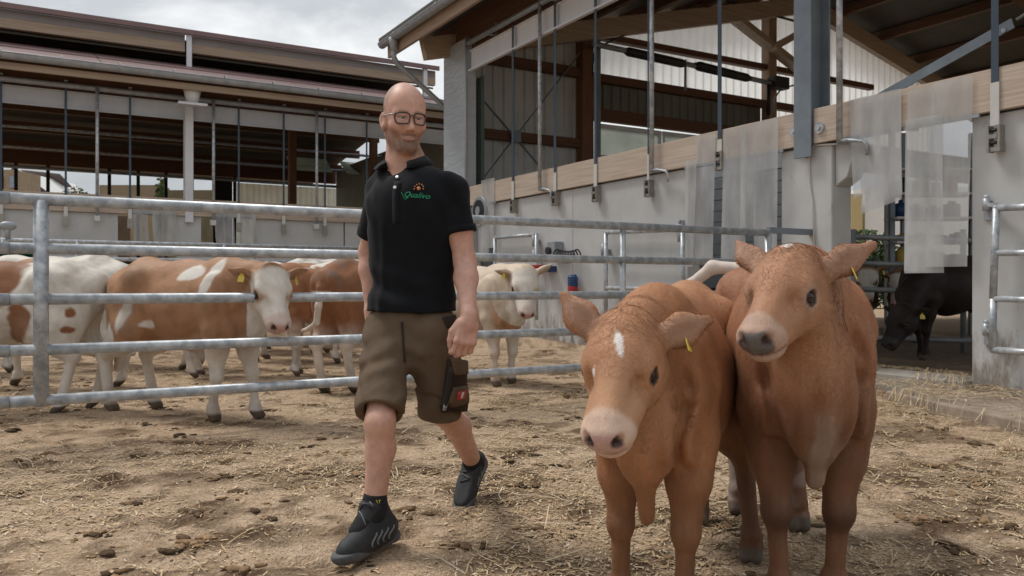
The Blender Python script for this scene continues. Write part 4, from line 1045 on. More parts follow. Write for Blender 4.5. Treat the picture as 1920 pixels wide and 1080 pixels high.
MB().box(at(18, 0, 54.9).x, at(32, 0, 54.9).x - 0.1, 54.9, 54.97, at(0, 352, 55).z, at(0, 330, 55).z).build('window', mat('blue_pane', (0.25, 0.31, 0.40), 0.2), yb)
MB().box(at(-4, 0, 54.9).x, at(8, 0, 54.9).x - 0.1, 54.9, 54.97, at(0, 352, 55).z, at(0, 330, 55).z).build('window', mat('blue_pane', (0.25, 0.31, 0.40), 0.2), yb)
tr = root('garden_tree', at(148, 540, 58), 'small bushy tree against the pale sky under the shed girder', 'tree')
MB().tube([(at(148, 0, 58).x, 58, 0), (at(148, 0, 58).x, 58, 5.5)], [0.2, 0.06], 8).build('trunk', bark_m, tr)
leaf_cloud('crown', (at(148, 0, 58).x, 58, at(0, 376, 58).z), (1.4, 1.2, 0.9), 900, 0.12, 8, tr, (0.09, 0.10, 0.06))
sw = root('straw_bale_stack', at(250, 540, 36), 'tan stack of round straw bales behind the shed', 'bale stack')
for i in range(6):
    u0 = 186 + i * 22
    p_ = at(u0, 340, 36); q_ = at(u0 + 21, 340, 36)
    for j in range(3):
        zc = 0.8 + j * 1.62
        MB().tube([(p_.x + .26, 36, zc), (p_.x + .26, 37.3, zc)], 0.8, 20).build('bale', mat('tan_straw_bale', (0.36, 0.26, 0.15), 0.9, var=0.25, scale=5, bump=0.4), sw)
        break
MB().box(at(186, 0, 36.2).x, at(295, 0, 36.2).x, 36.2, 37.5, 0, 5.4).build('sheeting', mat('tan_wall', (0.27, 0.215, 0.145), 0.9, var=0.18, scale=1.3), sw)
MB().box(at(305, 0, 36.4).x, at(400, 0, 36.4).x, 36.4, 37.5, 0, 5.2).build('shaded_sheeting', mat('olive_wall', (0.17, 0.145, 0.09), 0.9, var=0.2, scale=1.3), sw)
sb = root('ivy_shrub', (at(303, 0, 34).x, 34, 0), 'narrow green shrub between the tan stacks behind the shed', 'shrub')
leaf_cloud('foliage', (at(303, 0, 34).x, 34, 4.0), (0.25, 0.3, 1.6), 900, 0.1, 13, sb, (0.10, 0.14, 0.05))
MB().tube([(at(303, 0, 34).x, 34, 0), (at(303, 0, 34).x, 34, 4)], 0.04, 6).build('stem', bark_m, sb)

# ------------------------------------------------------------------ yard gates
GBF = 5.80
pg = root('pen_gate', W(0.1, GBF), 'long galvanised tubular gate with five rails between the man and the cattle', 'gate')
for z_, rr in ((1.505, 0.036), (1.205, 0.034), (0.895, 0.034), (0.585, 0.034), (0.275, 0.034)):
    MB().tube([(-4.0, GBF, z_), (-0.12, GBF, z_)], rr + 0.004, 18).tube([(-0.12, GBF, z_), (6.35, GBF, z_)], rr, 18).build('rail', galv, pg, AB)
a_p = onb(77, 500, GBF)[0]
MB().tube([(a_p, GBF, 0.24), (a_p, GBF, 1.5)], 0.043, 18).build('upright', galv, pg, AB)
a_p2 = onb(1168, 500, GBF)[0]
MB().tube([(a_p2, GBF, 0.26), (a_p2, GBF, 1.5)], 0.026, 14).build('upright', galv, pg, AB)
MB().tube([(6.35, GBF, 0.22), (6.35, GBF, 1.5)], 0.036, 16).build('upright', galv, pg, AB)
MB().bar((6.35, GBF, 1.53), (WALL_A, GBF + 0.0, 1.53), 0.05, 0.06).build('hinge_arm', steel_blue, pg, AB)
MB().bar((6.35, GBF, 0.3), (WALL_A, GBF + 0.0, 0.3), 0.05, 0.06).build('hinge_arm', steel_blue, pg, AB)
# a sleeve stub at the left
MB().tube([(-4.0, GBF - 0.09, 1.2), (a_p - 0.3, GBF - 0.09, 1.2)], 0.03, 12).build('slide_rail', galv, pg, AB)
FBF = 14.3
fg = root('far_pen_gate', W(0, FBF), 'thin galvanised pen gate farther back in front of the shed', 'gate')
for z_ in (1.65, 1.39, 1.12, 0.85, 0.58):
    MB().tube([(-7, FBF, z_), (6.6, FBF, z_)], 0.032, 10).build('rail', galv, fg, AB)
for u in (-60, 5, 145, 420, 735):
    a_ = onb(u, 450, FBF)[0]
    MB().tube([(a_, FBF, 0.15), (a_, FBF, 1.66)], 0.036, 10).build('post', galv, fg, AB)
a_ = onb(14, 425, FBF)[0]
x = W(a_, FBF, 1.75); r_ = root('gate_latch', x, 'rusty latch knob on top of the far gate post at the left edge', 'latch')
MB().ball((a_, FBF, 1.86), (0.12, 0.06, 0.07)).tube([(a_, FBF, 1.66), (a_, FBF, 1.86)], 0.04, 8).build('knob', galv_dull, r_, AB)
# green cow brush
cbx = at(14, 487, 8.9)
r_ = root('cow_brush', (cbx.x, cbx.y, 0.05), 'green bristle cow brush behind the cattle at the left edge', 'cow brush')
rr = np.random.default_rng(3); n_ = 5200
ph = rr.random(n_) * 6.283; xx = (rr.random(n_) - 0.5) * 0.52; rad = 0.17 * (0.75 + 0.35 * rr.random(n_))
d = np.stack([np.zeros(n_), np.cos(ph), np.sin(ph)], 1); c0 = np.array([cbx.x, cbx.y, cbx.z]) + np.stack([xx, 0 * xx, 0 * xx], 1)
tp = c0 + d * rad[:, None] + rr.normal(size=(n_, 3)) * 0.012; sd_ = np.stack([np.ones(n_), -d[:, 2] * 0.3, d[:, 1] * 0.3], 1) * 0.005
V = np.stack([c0 + d * 0.03 - sd_, c0 + d * 0.03 + sd_, tp], 1).reshape(-1, 3)
link(np_mesh('bristles', V, np.arange(n_ * 3).reshape(-1, 3), mat('green_bristle', (0.01, 0.16, 0.085), 0.5, var=0.3, scale=30, bump=0), None, False), 'bristles', r_)
MB().tube([cbx + Vector((-.3, 0, 0)), cbx + Vector((.3, 0, 0))], 0.035, 10).build('core', black_m, r_)
MB().tube([cbx + Vector((-.3, 0, 0)), cbx + Vector((-.34, 0, -.1)), Vector((cbx.x - .34, cbx.y, 0.0))], 0.04, 8).build('stand', galv, r_)
# ------------------------------------------------------------------ cattle
coat_m = mat('cattle_coat', (1, 1, 1), 0.6, attr=True, var=0.12, scale=22, bump=0.4, bscale=150, bdist=0.004, spec=0.25, sheen=0.04, stretch=(0.35, 1, 0.5))
fur_m = mat('coat_hairs', (1, 1, 1), 0.55, attr=True, var=0.05, scale=20, bump=0, spec=0.25)
nose_m = mat('wet_nose', (1, 1, 1), 0.28, attr=True, var=0.12, scale=60, bump=0.35, bscale=260, bdist=0.002, spec=0.5)
eye_m = mat('dark_wet_eye', (0.012, 0.008, 0.006), 0.06, var=0.1, bump=0)
horn_m = mat('hoof', (0.11, 0.085, 0.065), 0.5, var=0.25, scale=25, bump=0.2)

def unit(v): v = np.array(v, float); return v / np.linalg.norm(v)

def w2l(v, h): ca, sa = math.cos(-h), math.sin(-h); return np.array((v[0] * ca - v[1] * sa, v[0] * sa + v[1] * ca, v[2]))
def cow_solid(c):
    """c: pose and build; everything in the animal's own frame, x forward, z up, metres"""
    s = c.get('s', 1.0); S = Solid()
    P3 = lambda x, y, z: (x * s, y * s, z * s)
    wy = c.get('wide', 0.80); dp = c.get('deep', 0.0)
    R3 = np.eye(3); sc = (1, wy, 1); yw = wy / 0.8
    def T(a, b, r1, r2, k=0.08): S.rc(P3(*a), P3(*b), r1 * s, r2 * s, k * s, R=R3, sc=sc)
    # trunk
    T((0.30, 0, 0.80), (0.05, 0, 0.765), 0.255, 0.285)
    T((0.05, 0, 0.765), (-0.40, 0, 0.81), 0.285, 0.25)
    T((-0.40, 0, 0.84), (-0.60, 0, 0.86), 0.225, 0.19)
    T((0.40, 0, 0.74), (0.50, 0, 0.72), 0.18, 0.125)
    S.rc(P3(0.34, 0, 1.03), P3(-0.05, 0, 1.0), 0.075 * s, 0.07 * s, 0.12 * s)
    S.rc(P3(-0.05, 0, 1.0), P3(-0.48, 0, 1.035), 0.07 * s, 0.075 * s, 0.12 * s)
    S.rc(P3(-0.48, 0, 1.035), P3(-0.70, 0, 1.0), 0.075 * s, 0.05 * s, 0.1 * s)
    for y in (1, -1):
        S.ell(P3(-0.40, 0.175 * y * yw, 0.99), (0.075 * s, 0.05 * s, 0.06 * s), 0.12 * s)        # hip bone
        S.ell(P3(-0.70, 0.075 * y, 0.93), 0.06 * s, 0.1 * s)                              # pin bone
        S.ell(P3(0.36, 0.155 * y * yw, 0.80), (0.13 * s, 0.065 * s, 0.22 * s), 0.05 * s)          # shoulder
        S.ell(P3(-0.52, 0.13 * y * yw, 0.74), (0.18 * s, 0.10 * s, 0.25 * s), 0.1 * s)           # thigh
    # legs
    legs = c['legs']                                                                       # hoof spots FL FR HL HR
    for i, (fx, fy) in enumerate(legs):
        y = 1 if i % 2 == 0 else -1
        if i < 2:
            sh = np.array((0.36, 0.125 * y * yw, 0.62)); ft = np.array((fx, fy, 0.0))
            kn = sh * 0.5 + ft * 0.5 + np.array((0.015 + c.get('knee', 0), 0, 0.035)); kn[2] = 0.315
            fl = kn * 0.27 + ft * 0.73; fl[2] = 0.095
            S.rc(P3(*sh), P3(*(sh * 0.55 + kn * 0.45)), 0.098 * s, 0.070 * s, 0.06 * s)
            S.rc(P3(*(sh * 0.55 + kn * 0.45)), P3(*kn), 0.067 * s, 0.044 * s, 0.04 * s)
            S.ell(P3(*(kn + np.array((0.008, 0, -0.005)))), (0.049 * s, 0.047 * s, 0.055 * s), 0.02 * s)
            S.rc(P3(*kn), P3(*fl), 0.034 * s, 0.031 * s, 0.022 * s)
        else:
            th = np.array((-0.48, 0.12 * y, 0.62)); ft = np.array((fx, fy, 0.0))
            hk = np.array((fx - 0.085, 0.25 * 0.11 * y + fy * 0.75, 0.415))
            fl = np.array((fx - 0.012, fy, 0.10))
            st = np.array((-0.36 + (fx + 0.60) * 0.35, 0.15 * y, 0.60))
            S.rc(P3(*st), P3(*(st * 0.45 + hk * 0.55)), 0.10 * s, 0.068 * s, 0.09 * s)
            S.rc(P3(*th), P3(*(th * 0.25 + hk * 0.75)), 0.13 * s, 0.060 * s, 0.08 * s)
            S.rc(P3(*(st * 0.45 + hk * 0.55)), P3(*hk), 0.062 * s, 0.046 * s, 0.05 * s)
            S.ell(P3(*(hk + np.array((-0.012, 0, 0.012)))), (0.045 * s, 0.035 * s, 0.055 * s), 0.03 * s)
            S.rc(P3(*hk), P3(*fl), 0.041 * s, 0.036 * s, 0.03 * s)
        S.ell(P3(*(fl + np.array((0.0, 0, 0.0)))), (0.044 * s, 0.044 * s, 0.042 * s), 0.02 * s)
        for q in (1, -1):                                                                  # two claws
            S.rc(P3(fl[0] + 0.01, fl[1] + 0.016 * q, 0.06), P3(fx + 0.035, fy + 0.022 * q, 0.022), 0.034 * s, 0.026 * s, 0.012 * s)
        S.ell(P3(fl[0] - 0.04, fl[1], 0.075), 0.018 * s, 0.015 * s)
    # neck and dewlap
    poll = np.array(c['poll']); hd = unit(c['hdir'])
    up = np.array((0, 0, 1.0)) if 'hup' not in c else unit(c['hup'])
    hz = unit(up - hd * (up @ hd)); hy = np.cross(hz, hd)
    hs_ = c.get('hs', 1.0) * s
    H = lambda x, y, z: tuple(poll * s + (hd * x + hy * y + hz * z) * hs_)
    nb = np.array((0.42, 0, 0.88)); nt_ = poll + (hd * 0.03 - hz * 0.11) * c.get('hs', 1.0)
    mid = nb * 0.5 + nt_ * 0.5
    nk = np.eye(3)
    S.rc(P3(*nb), P3(*mid), 0.17 * s, 0.135 * s, 0.06 * s, R=nk, sc=(1, 0.60 * yw, 1))
    S.rc(P3(*mid), P3(*nt_), 0.135 * s, 0.102 * s, 0.06 * s, R=nk, sc=(1, 0.68, 1))
    S.rc(P3(0.30, 0, 1.02), P3(*(poll * 0.7 + np.array((0.30, 0, 1.02)) * 0.3 - hz * 0.04)), 0.07 * s, 0.06 * s, 0.12 * s)   # crest
    th_ = np.array(H(0.06, 0, -0.19)) / s
    S.rc(P3(*th_), P3(0.56, 0, 0.66), 0.045 * s, 0.085 * s, 0.1 * s)
    if c.get('dewlap'):
        d = c['dewlap']
        S.rc(P3(0.60, 0, 0.72), P3(0.545, 0, 0.55), 0.05 * s, 0.045 * s, 0.07 * s)
        S.rc(P3(0.545, 0, 0.55), P3(0.50, 0, d + 0.03), 0.035 * s, 0.024 * s, 0.045 * s)
    for y in (1, -1):                                                             # loose folds from the throat to the brisket
        S.rc(H(0.10, 0.055 * y, -0.20), P3(0.57, 0.075 * y * yw, 0.70), 0.016 * s, 0.026 * s, 0.03 * s)
        S.rc(P3(0.57, 0.075 * y * yw, 0.70), P3(0.53, 0.03 * y, 0.54), 0.026 * s, 0.02 * s, 0.03 * s)
        S.rc(H(0.03, 0.085 * y, -0.17), P3(0.50, 0.13 * y * yw, 0.78), 0.014 * s, 0.02 * s, 0.03 * s)
        S.ell(P3(0.475, 0.125 * y * yw, 0.64), (0.055 * s, 0.048 * s, 0.085 * s), 0.035 * s)       # point of the shoulder
    S.ell(P3(0.52, 0, 0.62), (0.075 * s, 0.055 * s, 0.10 * s), 0.06 * s)
    # head
    E = lambda p, r, k, op='u': S.ell(H(*p), np.array(r) * hs_, k * hs_, op, R=np.array([hd, hy, hz]))
    C = lambda p, q, r1, r2, k: S.rc(H(*p), H(*q), r1 * hs_, r2 * hs_, k * hs_)
    E((0.07, 0, -0.075), (0.12, 0.112, 0.105), 0.08)
    E((0.11, 0, -0.03), (0.13, 0.098, 0.062), 0.06)
    E((0.015, 0, -0.015), (0.055, 0.075, 0.05), 0.06)
    C((0.15, 0, -0.085), (0.35, 0, -0.082), 0.092, 0.064, 0.06)
    C((0.16, 0, -0.03), (0.35, 0, -0.05), 0.052, 0.042, 0.06)
    E((0.398, 0, -0.080), (0.048, 0.078, 0.058), 0.04)
    for y in (1, -1): E((0.255, 0.088 * y, -0.050), (0.085, 0.024, 0.03), 0.05, 'c1')
    E((0.425, 0, -0.062), (0.028, 0.058, 0.036), 0.03)
    for y in (1, -1):
        C((0.09, 0.058 * y, -0.165), (0.34, 0.022 * y, -0.128), 0.052, 0.038, 0.06)
        E((0.12, 0.068 * y, -0.125), (0.085, 0.042, 0.07), 0.06)
        E((0.150, 0.090 * y, -0.024), (0.040, 0.026, 0.022), 0.035)               # brow
        E((0.174, 0.097 * y, -0.058), (0.036, 0.024, 0.029), 0.025)               # lids
        E((0.30, 0.056 * y, -0.085), (0.06, 0.018, 0.03), 0.05)                   # cheek line
        E((0.175, 0.122 * y, -0.057), (0.031, 0.022, 0.022), 0.008, 'c1')
        E((0.442, 0.043 * y, -0.060), (0.024, 0.014, 0.019), 0.012, 'c1')         # nostril
        E((0.425, 0.054 * y, -0.052), (0.014, 0.010, 0.012), 0.012, 'c1')
        for q_ in range(3):                                                       # wrinkles over the eye
            E((0.150 - 0.014 * q_, 0.092 * y - 0.004 * q_ * y, -0.030 + 0.006 * q_), (0.030, 0.004, 0.0045), 0.008)
    E((0.375, 0, -0.145), (0.05, 0.05, 0.026), 0.04)                              # chin
    E((0.415, 0, -0.126), (0.05, 0.075, 0.0035), 0.012, 'c1')                     # mouth line
    for y, key in ((1, 'earL'), (-1, 'earR')):
        ed = unit(c.get(key, (-0.35, 1.0, 0.05)))                                 # in head frame, side component outward
        e1 = hd * ed[0] + hy * ed[1] * y + hz * ed[2]
        if key + 'w' in c: e1 = unit(w2l(c[key + 'w'], c['heading']))
        on = c.get('earopen', (0.75, 0.25, -0.1)); e3 = hd * on[0] + hy * on[1] * y + hz * on[2]
        if key + 'w' in c: e3 = unit(w2l(c.get('openw', (0.1, -0.9, 0.05)), c['heading']))
        e3 = unit(e3 - e1 * (e3 @ e1)); e2 = np.cross(e3, e1)
        rt = np.array(H(0.02, 0.095 * y, -0.06)); el = c.get('earlen', 0.088) * hs_
        th = c.get('earth', 0.021) * hs_
        ER = np.array([e1, e2, e3]); fl3 = th / (0.050 * hs_)
        S.rc(rt - e1 * 0.01 * hs_, rt + e1 * 0.05 * hs_, 0.032 * hs_, 0.026 * hs_, 0.03 * hs_)
        S.rc(rt + e1 * 0.03 * hs_, rt + e1 * el * 1.0, 0.036 * hs_, 0.052 * hs_, 0.02 * hs_, R=ER, sc=(1, 1, fl3))
        S.rc(rt + e1 * el * 1.0, rt + e1 * el * 2.0, 0.052 * hs_, 0.014 * hs_, 0.02 * hs_, R=ER, sc=(1, 1, fl3))
        S.ell(rt + e1 * el * 0.98 + e3 * (th * c.get('scoop', 1.3)), (el * 0.80, 0.034 * hs_, th * 0.95), 0.01 * hs_, 'c1', R=ER)
        c[key + '_f'] = (rt, e1, e2, e3, el, th)
    # tail
    tl = c.get('tail', [(-0.745, 0, 1.0), (-0.80, 0, 0.86), (-0.81, 0, 0.62), (-0.80, 0, 0.42), (-0.80, 0, 0.30)])
    for i in range(len(tl) - 1):
        last = i == len(tl) - 2
        S.rc(P3(*tl[i]), P3(*tl[i + 1]), (0.036 - 0.004 * i) * s, (0.022 if last else 0.036 - 0.004 * (i + 1)) * s, 0.02 * s)
    if c.get('sheath', False):
        S.rc(P3(-0.05, 0, 0.52), P3(-0.16, 0, 0.44), 0.05 * s, 0.03 * s, 0.05 * s)
    if c.get('wr', True):                                                         # loose skin of neck and chest
        a_ = c.get('wramp', 0.0045)
        hcp = np.array(H(0.15, 0, -0.08))
        hm_ = lambda X, Y, Z: sstep(0.22 * hs_ / 0.9, 0.36 * hs_ / 0.9, np.sqrt((X - hcp[0]) ** 2 + (Y - hcp[1]) ** 2 + (Z - hcp[2]) ** 2))
        S.disp(lambda X, Y, Z: -a_ * s * np.exp(-((X / s - 0.52) / 0.2) ** 2) * np.sin((Y / s * 78 + (Z / s) * 9 + 5 * vnoise(X / s * 6, Y / s * 6, Z / s * 5, 4)))
               * hm_(X, Y, Z) * sstep(0.48, 0.62, Z / s) * sstep(1.0, 0.86, Z / s) - 0.012 * (fbm(X * 7, Y * 7, Z * 7, 11, 2) - 0.5) * (0.25 + 0.75 * hm_(X, Y, Z)))
    return S, H, hd, hy, hz, hs_

def to_head(V, c):
    s = c.get('s', 1.0); hs_ = c.get('hs', 1.0) * s
    poll = np.array(c['poll']) * s; hd = unit(c['hdir']); up = np.array((0, 0, 1.0)) if 'hup' not in c else unit(c['hup'])
    hz = unit(up - hd * (up @ hd)); hy = np.cross(hz, hd)
    q = (V - poll) / hs_
    return np.stack([q @ hd, q @ hy, q @ hz], 1)

def mixc(col, other, w): return col * (1 - w[:, None]) + np.array(other) * w[:, None]

def cow_colors(V, c):
    s = c.get('s', 1.0); q = V / s; h = to_head(V, c); sd = c.get('seed', 1)
    n1 = fbm(q[:, 0] * 3.2 + sd, q[:, 1] * 3.2, q[:, 2] * 3.2, sd, 4)
    n2 = fbm(q[:, 0] * 14, q[:, 1] * 14, q[:, 2] * 14, sd + 3, 3)
    n3 = fbm(q[:, 0] * 9, q[:, 1] * 75, q[:, 2] * 9, sd + 5, 3)
    col = np.tile(np.array(c['base']), (len(V), 1)) * (0.70 + 0.30 * n2 + 0.30 * n3)[:, None]
    white = np.array(c.get('white', (0.66, 0.60, 0.53)))
    hm = sstep(-0.06, 0.02, h[:, 0] + 0.15 * (np.abs(h[:, 2] + 0.08) < 0.2)) * (np.linalg.norm(h - np.array((0.17, 0, -0.08)), axis=1) < 0.36)
    if c.get('patch') is not None:                                                # coat patches of the breed
        w = sstep(c['patch'] - 0.02, c['patch'] + 0.02, n1 + c.get('patchf', lambda p: 0)(q))
        col = mixc(col, white * 1.0, w)
    if c.get('patchw') is not None:
        col = mixc(col, white, np.clip(c['patchw'](q, n1, h), 0, 1))
    if c.get('whiteface'):
        w = sstep(0.0, 0.05, h[:, 0] + 0.05 * (n1 - 0.5)) * (np.abs(h[:, 1]) < 0.13) * (h[:, 0] > -0.02) * (np.linalg.norm(h - np.array((0.2, 0, -0.08)), axis=1) < 0.33)
        w = np.clip(w * sstep(0.30, 0.42, n2 + 0.25), 0, 1); col = mixc(col, white, w)
    if c.get('whitelegs'):
        w = sstep(0.60, 0.36, q[:, 2] + 0.35 * (n1 - 0.5)); col = mixc(col, white, w)
    if c.get('extra'): col = c['extra'](col, q, h, n1, n2)
    # paler muzzle ring, nose pad, inside of ears, round the eyes
    mz = sstep(0.34, 0.375, h[:, 0] + 0.02 * (n2 - 0.5)) * (np.abs(h[:, 1]) < 0.12) * (h[:, 0] < 0.5) * (h[:, 2] < 0.05) * (h[:, 2] > -0.22)
    col = mixc(col, c.get('muzzle', (0.55, 0.40, 0.30)), mz * 0.85)
    npd = sstep(0.418, 0.43, h[:, 0]) * sstep(-0.135, -0.12, h[:, 2]) * sstep(-0.022, -0.034, h[:, 2]) * sstep(0.066, 0.056, np.abs(h[:, 1]))
    col = mixc(col, c.get('nose', (0.42, 0.26, 0.21)), npd)
    nos = np.minimum(np.linalg.norm((h - np.array((0.436, 0.042, -0.060))) / np.array((1, 0.9, 1)), axis=1), np.linalg.norm((h - np.array((0.436, -0.042, -0.060))), axis=1))
    col = mixc(col, (0.05, 0.022, 0.018), sstep(0.027, 0.016, nos))
    ey = np.minimum(np.linalg.norm(h - np.array((0.175, 0.112, -0.057)), axis=1), np.linalg.norm(h - np.array((0.175, -0.112, -0.057)), axis=1))
    col = mixc(col, c.get('eyering', np.array(c['base']) * 1.25), sstep(0.062, 0.036, ey) * 0.75)
    col = mixc(col, (0.045, 0.025, 0.02), sstep(0.036, 0.029, ey))
    mouth = np.exp(-((h[:, 2] + 0.126) / 0.006) ** 2) * (h[:, 0] > 0.34) * (h[:, 0] < 0.5) * (np.abs(h[:, 1]) < 0.1)
    col = mixc(col, (0.10, 0.05, 0.04), mouth * 0.6)
    for key in ('earL', 'earR'):
        rt, e1, e2, e3, el, th = c[key + '_f']
        d = V - rt; a = d @ e1; b = d @ e2; t = d @ e3
        inn = (a > 0.02 * s) * (a < 2.1 * el) * (np.abs(b) < 0.04 * s) * sstep(0.0, th * 0.7, t) * (np.abs(t) < th * 3)
        col = mixc(col, c.get('earin', (0.42, 0.27, 0.20)), inn * 0.55)
    if 'blaze' in c:
        for (bx, by, lx, ly, sl_) in c['blaze']:
            w = sstep(1.15, 0.8, np.sqrt(((h[:, 0] - bx) / lx) ** 2 + ((h[:, 1] - by - sl_ * (h[:, 0] - bx)) / ly) ** 2) + 0.25 * (n2 - 0.5)) * (h[:, 2] > -0.09)
            col = mixc(col, (0.75, 0.70, 0.66), w)
    stain = sstep(0.56, 0.72, fbm(q[:, 0] * 5 + sd, q[:, 1] * 5, q[:, 2] * 4, sd + 9, 4)) * sstep(0.1, -0.4, q[:, 0]) * c.get('stain', 0.45)
    col = mixc(col, (0.20, 0.14, 0.09), stain)
    hoof = sstep(0.07, 0.05, q[:, 2]) * (q[:, 2] < 0.08)
    col = mixc(col, (0.10, 0.075, 0.055), hoof)
    dirt = sstep(0.50, 0.12, q[:, 2]) * sstep(0.45, 0.62, n1) * c.get('dirt', 0.35)
    col = mixc(col, (0.14, 0.09, 0.055), dirt)
    return np.clip(col, 0.004, 0.9)

def make_cow(name, loc, heading, c, label, group, res=0.013, fur=0, tags=(), cat='cow', zoff=None):
    S, H, hd, hy, hz, hs_ = cow_solid(c); s = c.get('s', 1.0)
    for i, p in enumerate(S.p):
        if p[4] == 'c1': S.p[i] = (p[0], p[1], p[2], p[3], 'sub')
    V, F = S.mesh(res)
    z0 = float(ground_z(loc[0], loc[1], False)) if zoff is None else zoff
    r_ = root(name, (loc[0], loc[1], z0), label, cat, group)
    r_.rotation_euler = (0, 0, heading)
    fr = Matrix.LocRotScale(r_.location, r_.rotation_euler, None)
    col = cow_colors(V, c)
    body = link(np_mesh('body', V, F, coat_m, col), 'body', r_, fr)
    hN = to_head(V, c); wet = (hN[:, 0] > 0.424) & (hN[:, 0] < 0.5) & (hN[:, 2] > -0.128) & (hN[:, 2] < -0.028) & (np.abs(hN[:, 1]) < 0.06)
    body.data.materials.append(nose_m)
    body.data.polygons.foreach_set('material_index', wet[F].all(1).astype(np.int32))
    for y in (1, -1):
        m = MB().ball(H(0.172, 0.0955 * y, -0.057), 0.0265 * hs_, 18, 12); m.build('eye', eye_m, r_, fr)
    for key in tags:
        rt, e1, e2, e3, el, th = c[key + '_f']
        ctr = rt + e1 * el * 1.0 - e2 * 0.02 * s + e3 * (th * 0.5)
        if key == 'earL': dn = np.array((0, 0, -1.0))
        else: dn = np.array((0, 0, -1.0))
        dn = unit(dn - e1 * (dn @ e1) * 0.6 + e3 * 0.3); sd2 = unit(np.cross(dn, e3 * 0.5 + e1 * c.get('tagturn', 0.2))); nn_ = np.cross(sd2, dn)
        tg = c.get('tagsize', 1.35); m = MB(); w, l_ = 0.02 * s * tg, 0.043 * s * tg
        o8 = [ctr + sd2 * w * a + dn * (l_ * b) + nn_ * t * 0.0015 for t in (-1, 1) for a, b in ((-0.5, 0.1), (0.5, 0.1), (1, 0.45), (1, 1), (-1, 1), (-1, 0.45))]
        m.add([tuple(t) for t in o8], [(0, 1, 2, 3, 4, 5), (11, 10, 9, 8, 7, 6)] + [(i, 6 + i, 6 + (i + 1) % 6, (i + 1) % 6) for i in range(6)])
        m.ball(tuple(ctr + nn_ * 0.004), 0.008 * s, 10, 6)
        m.build('ear_tag', yellow_m, r_, fr)
    if fur:
        N = vnormals(V, F); rg = np.random.default_rng(c.get('seed', 1))
        # even sampling over the faces
        fa = np.linalg.norm(np.cross(V[F[:, 2]] - V[F[:, 0]], V[F[:, 3]] - V[F[:, 1]]), axis=1)
        cen = V[F].mean(1); hh = to_head(cen, c)
        wgt = fa * (1 + 1.2 * (np.linalg.norm(hh - np.array((0.2, 0, -0.08)), axis=1) < 0.4)) * (cen[:, 2] > 0.05) * (hh[:, 0] < 0.405)
        ey = np.minimum(np.linalg.norm(hh - np.array((0.175, 0.112, -0.057)), axis=1), np.linalg.norm(hh - np.array((0.175, -0.112, -0.057)), axis=1))
        wgt *= ey > 0.040
        wgt *= cen[:, 0] > -0.75
        fi = rg.choice(len(F), fur, p=wgt / wgt.sum())
        ab = rg.random((fur, 2)); q = V[F[fi]]
        P0 = (q[:, 0] * (1 - ab[:, :1]) + q[:, 1] * ab[:, :1]) * (1 - ab[:, 1:]) + (q[:, 3] * (1 - ab[:, :1]) + q[:, 2] * ab[:, :1]) * ab[:, 1:]
        n_ = N[F[fi, 0]]
        hq = to_head(P0, c); onhead = sstep(0.5, 0.3, np.linalg.norm(hq - np.array((0.2, 0, -0.08)), axis=1))[:, None]
        flow = np.array((-0.75, 0, -0.65)) * (1 - onhead) + onhead * (hd * 0.5 * np.where(hq[:, :1] < 0.05, 1, 0.3) + hy * np.tanh(hq[:, 1:2] / 0.05) * 0.7 - hz * 0.25)
        sw = fbm(P0[:, 0] * 9, P0[:, 1] * 9, P0[:, 2] * 9, 77, 2)
        flow = flow + np.stack([np.sin(sw * 25), np.cos(sw * 21), np.sin(sw * 17 + 1)], 1) * 0.32 + rg.normal(size=flow.shape) * 0.12
        flow = flow - n_ * (flow * n_).sum(1)[:, None]; flow /= np.linalg.norm(flow, axis=1)[:, None] + 1e-6
        L = (0.007 + 0.009 * rg.random(fur)[:, None]) * (1 - 0.35 * onhead) * (1 - 0.5 * onhead * (hq[:, :1] > 0.25)) * (0.55 + 0.45 * sstep(0.35, 0.7, P0[:, 2:3] / s))
        poll_b = sstep(0.12, 0.0, np.abs(hq[:, 0] - 0.02))[:, None] * onhead
        L = L * (1 + 0.7 * poll_b)
        d = flow * 0.94 + n_ * (0.16 + 0.12 * rg.random((fur, 1)))
        sdv = np.cross(flow, n_) * 0.0009
        VV = np.stack([P0 - sdv - n_ * 0.0006, P0 + sdv - n_ * 0.0006, P0 + d * L], 1).reshape(-1, 3)
        cc = cow_colors(P0, c) * (0.86 + 0.3 * rg.random((fur, 1)))
        o = link(np_mesh('coat', VV, np.arange(fur * 3).reshape(-1, 3), fur_m, np.repeat(np.clip(cc, 0, 0.9), 3, 0), False), 'coat', r_, fr)
        o['kind'] = 'stuff'
    return r_

def head_local(poll_w, muz_w, loc, heading, s):
    """world poll and muzzle tip -> local poll (unscaled) and direction"""
    ca, sa = math.cos(-heading), math.sin(-heading); z0 = float(ground_z(loc[0], loc[1], False))
    def L(p): x, y = p[0] - loc[0], p[1] - loc[1]; return np.array((x * ca - y * sa, x * sa + y * ca, p[2] - z0))
    a, b = L(poll_w), L(muz_w)
    return a / s, unit(b - a)
def put_head(c, poll_w, muz_w, loc, heading): c['poll'], c['hdir'] = head_local(poll_w, muz_w, loc, heading, c.get('s', 1.0)); return c
def ang(dx, dy): return math.atan2(dy, dx)

RED = (0.37, 0.168, 0.080)
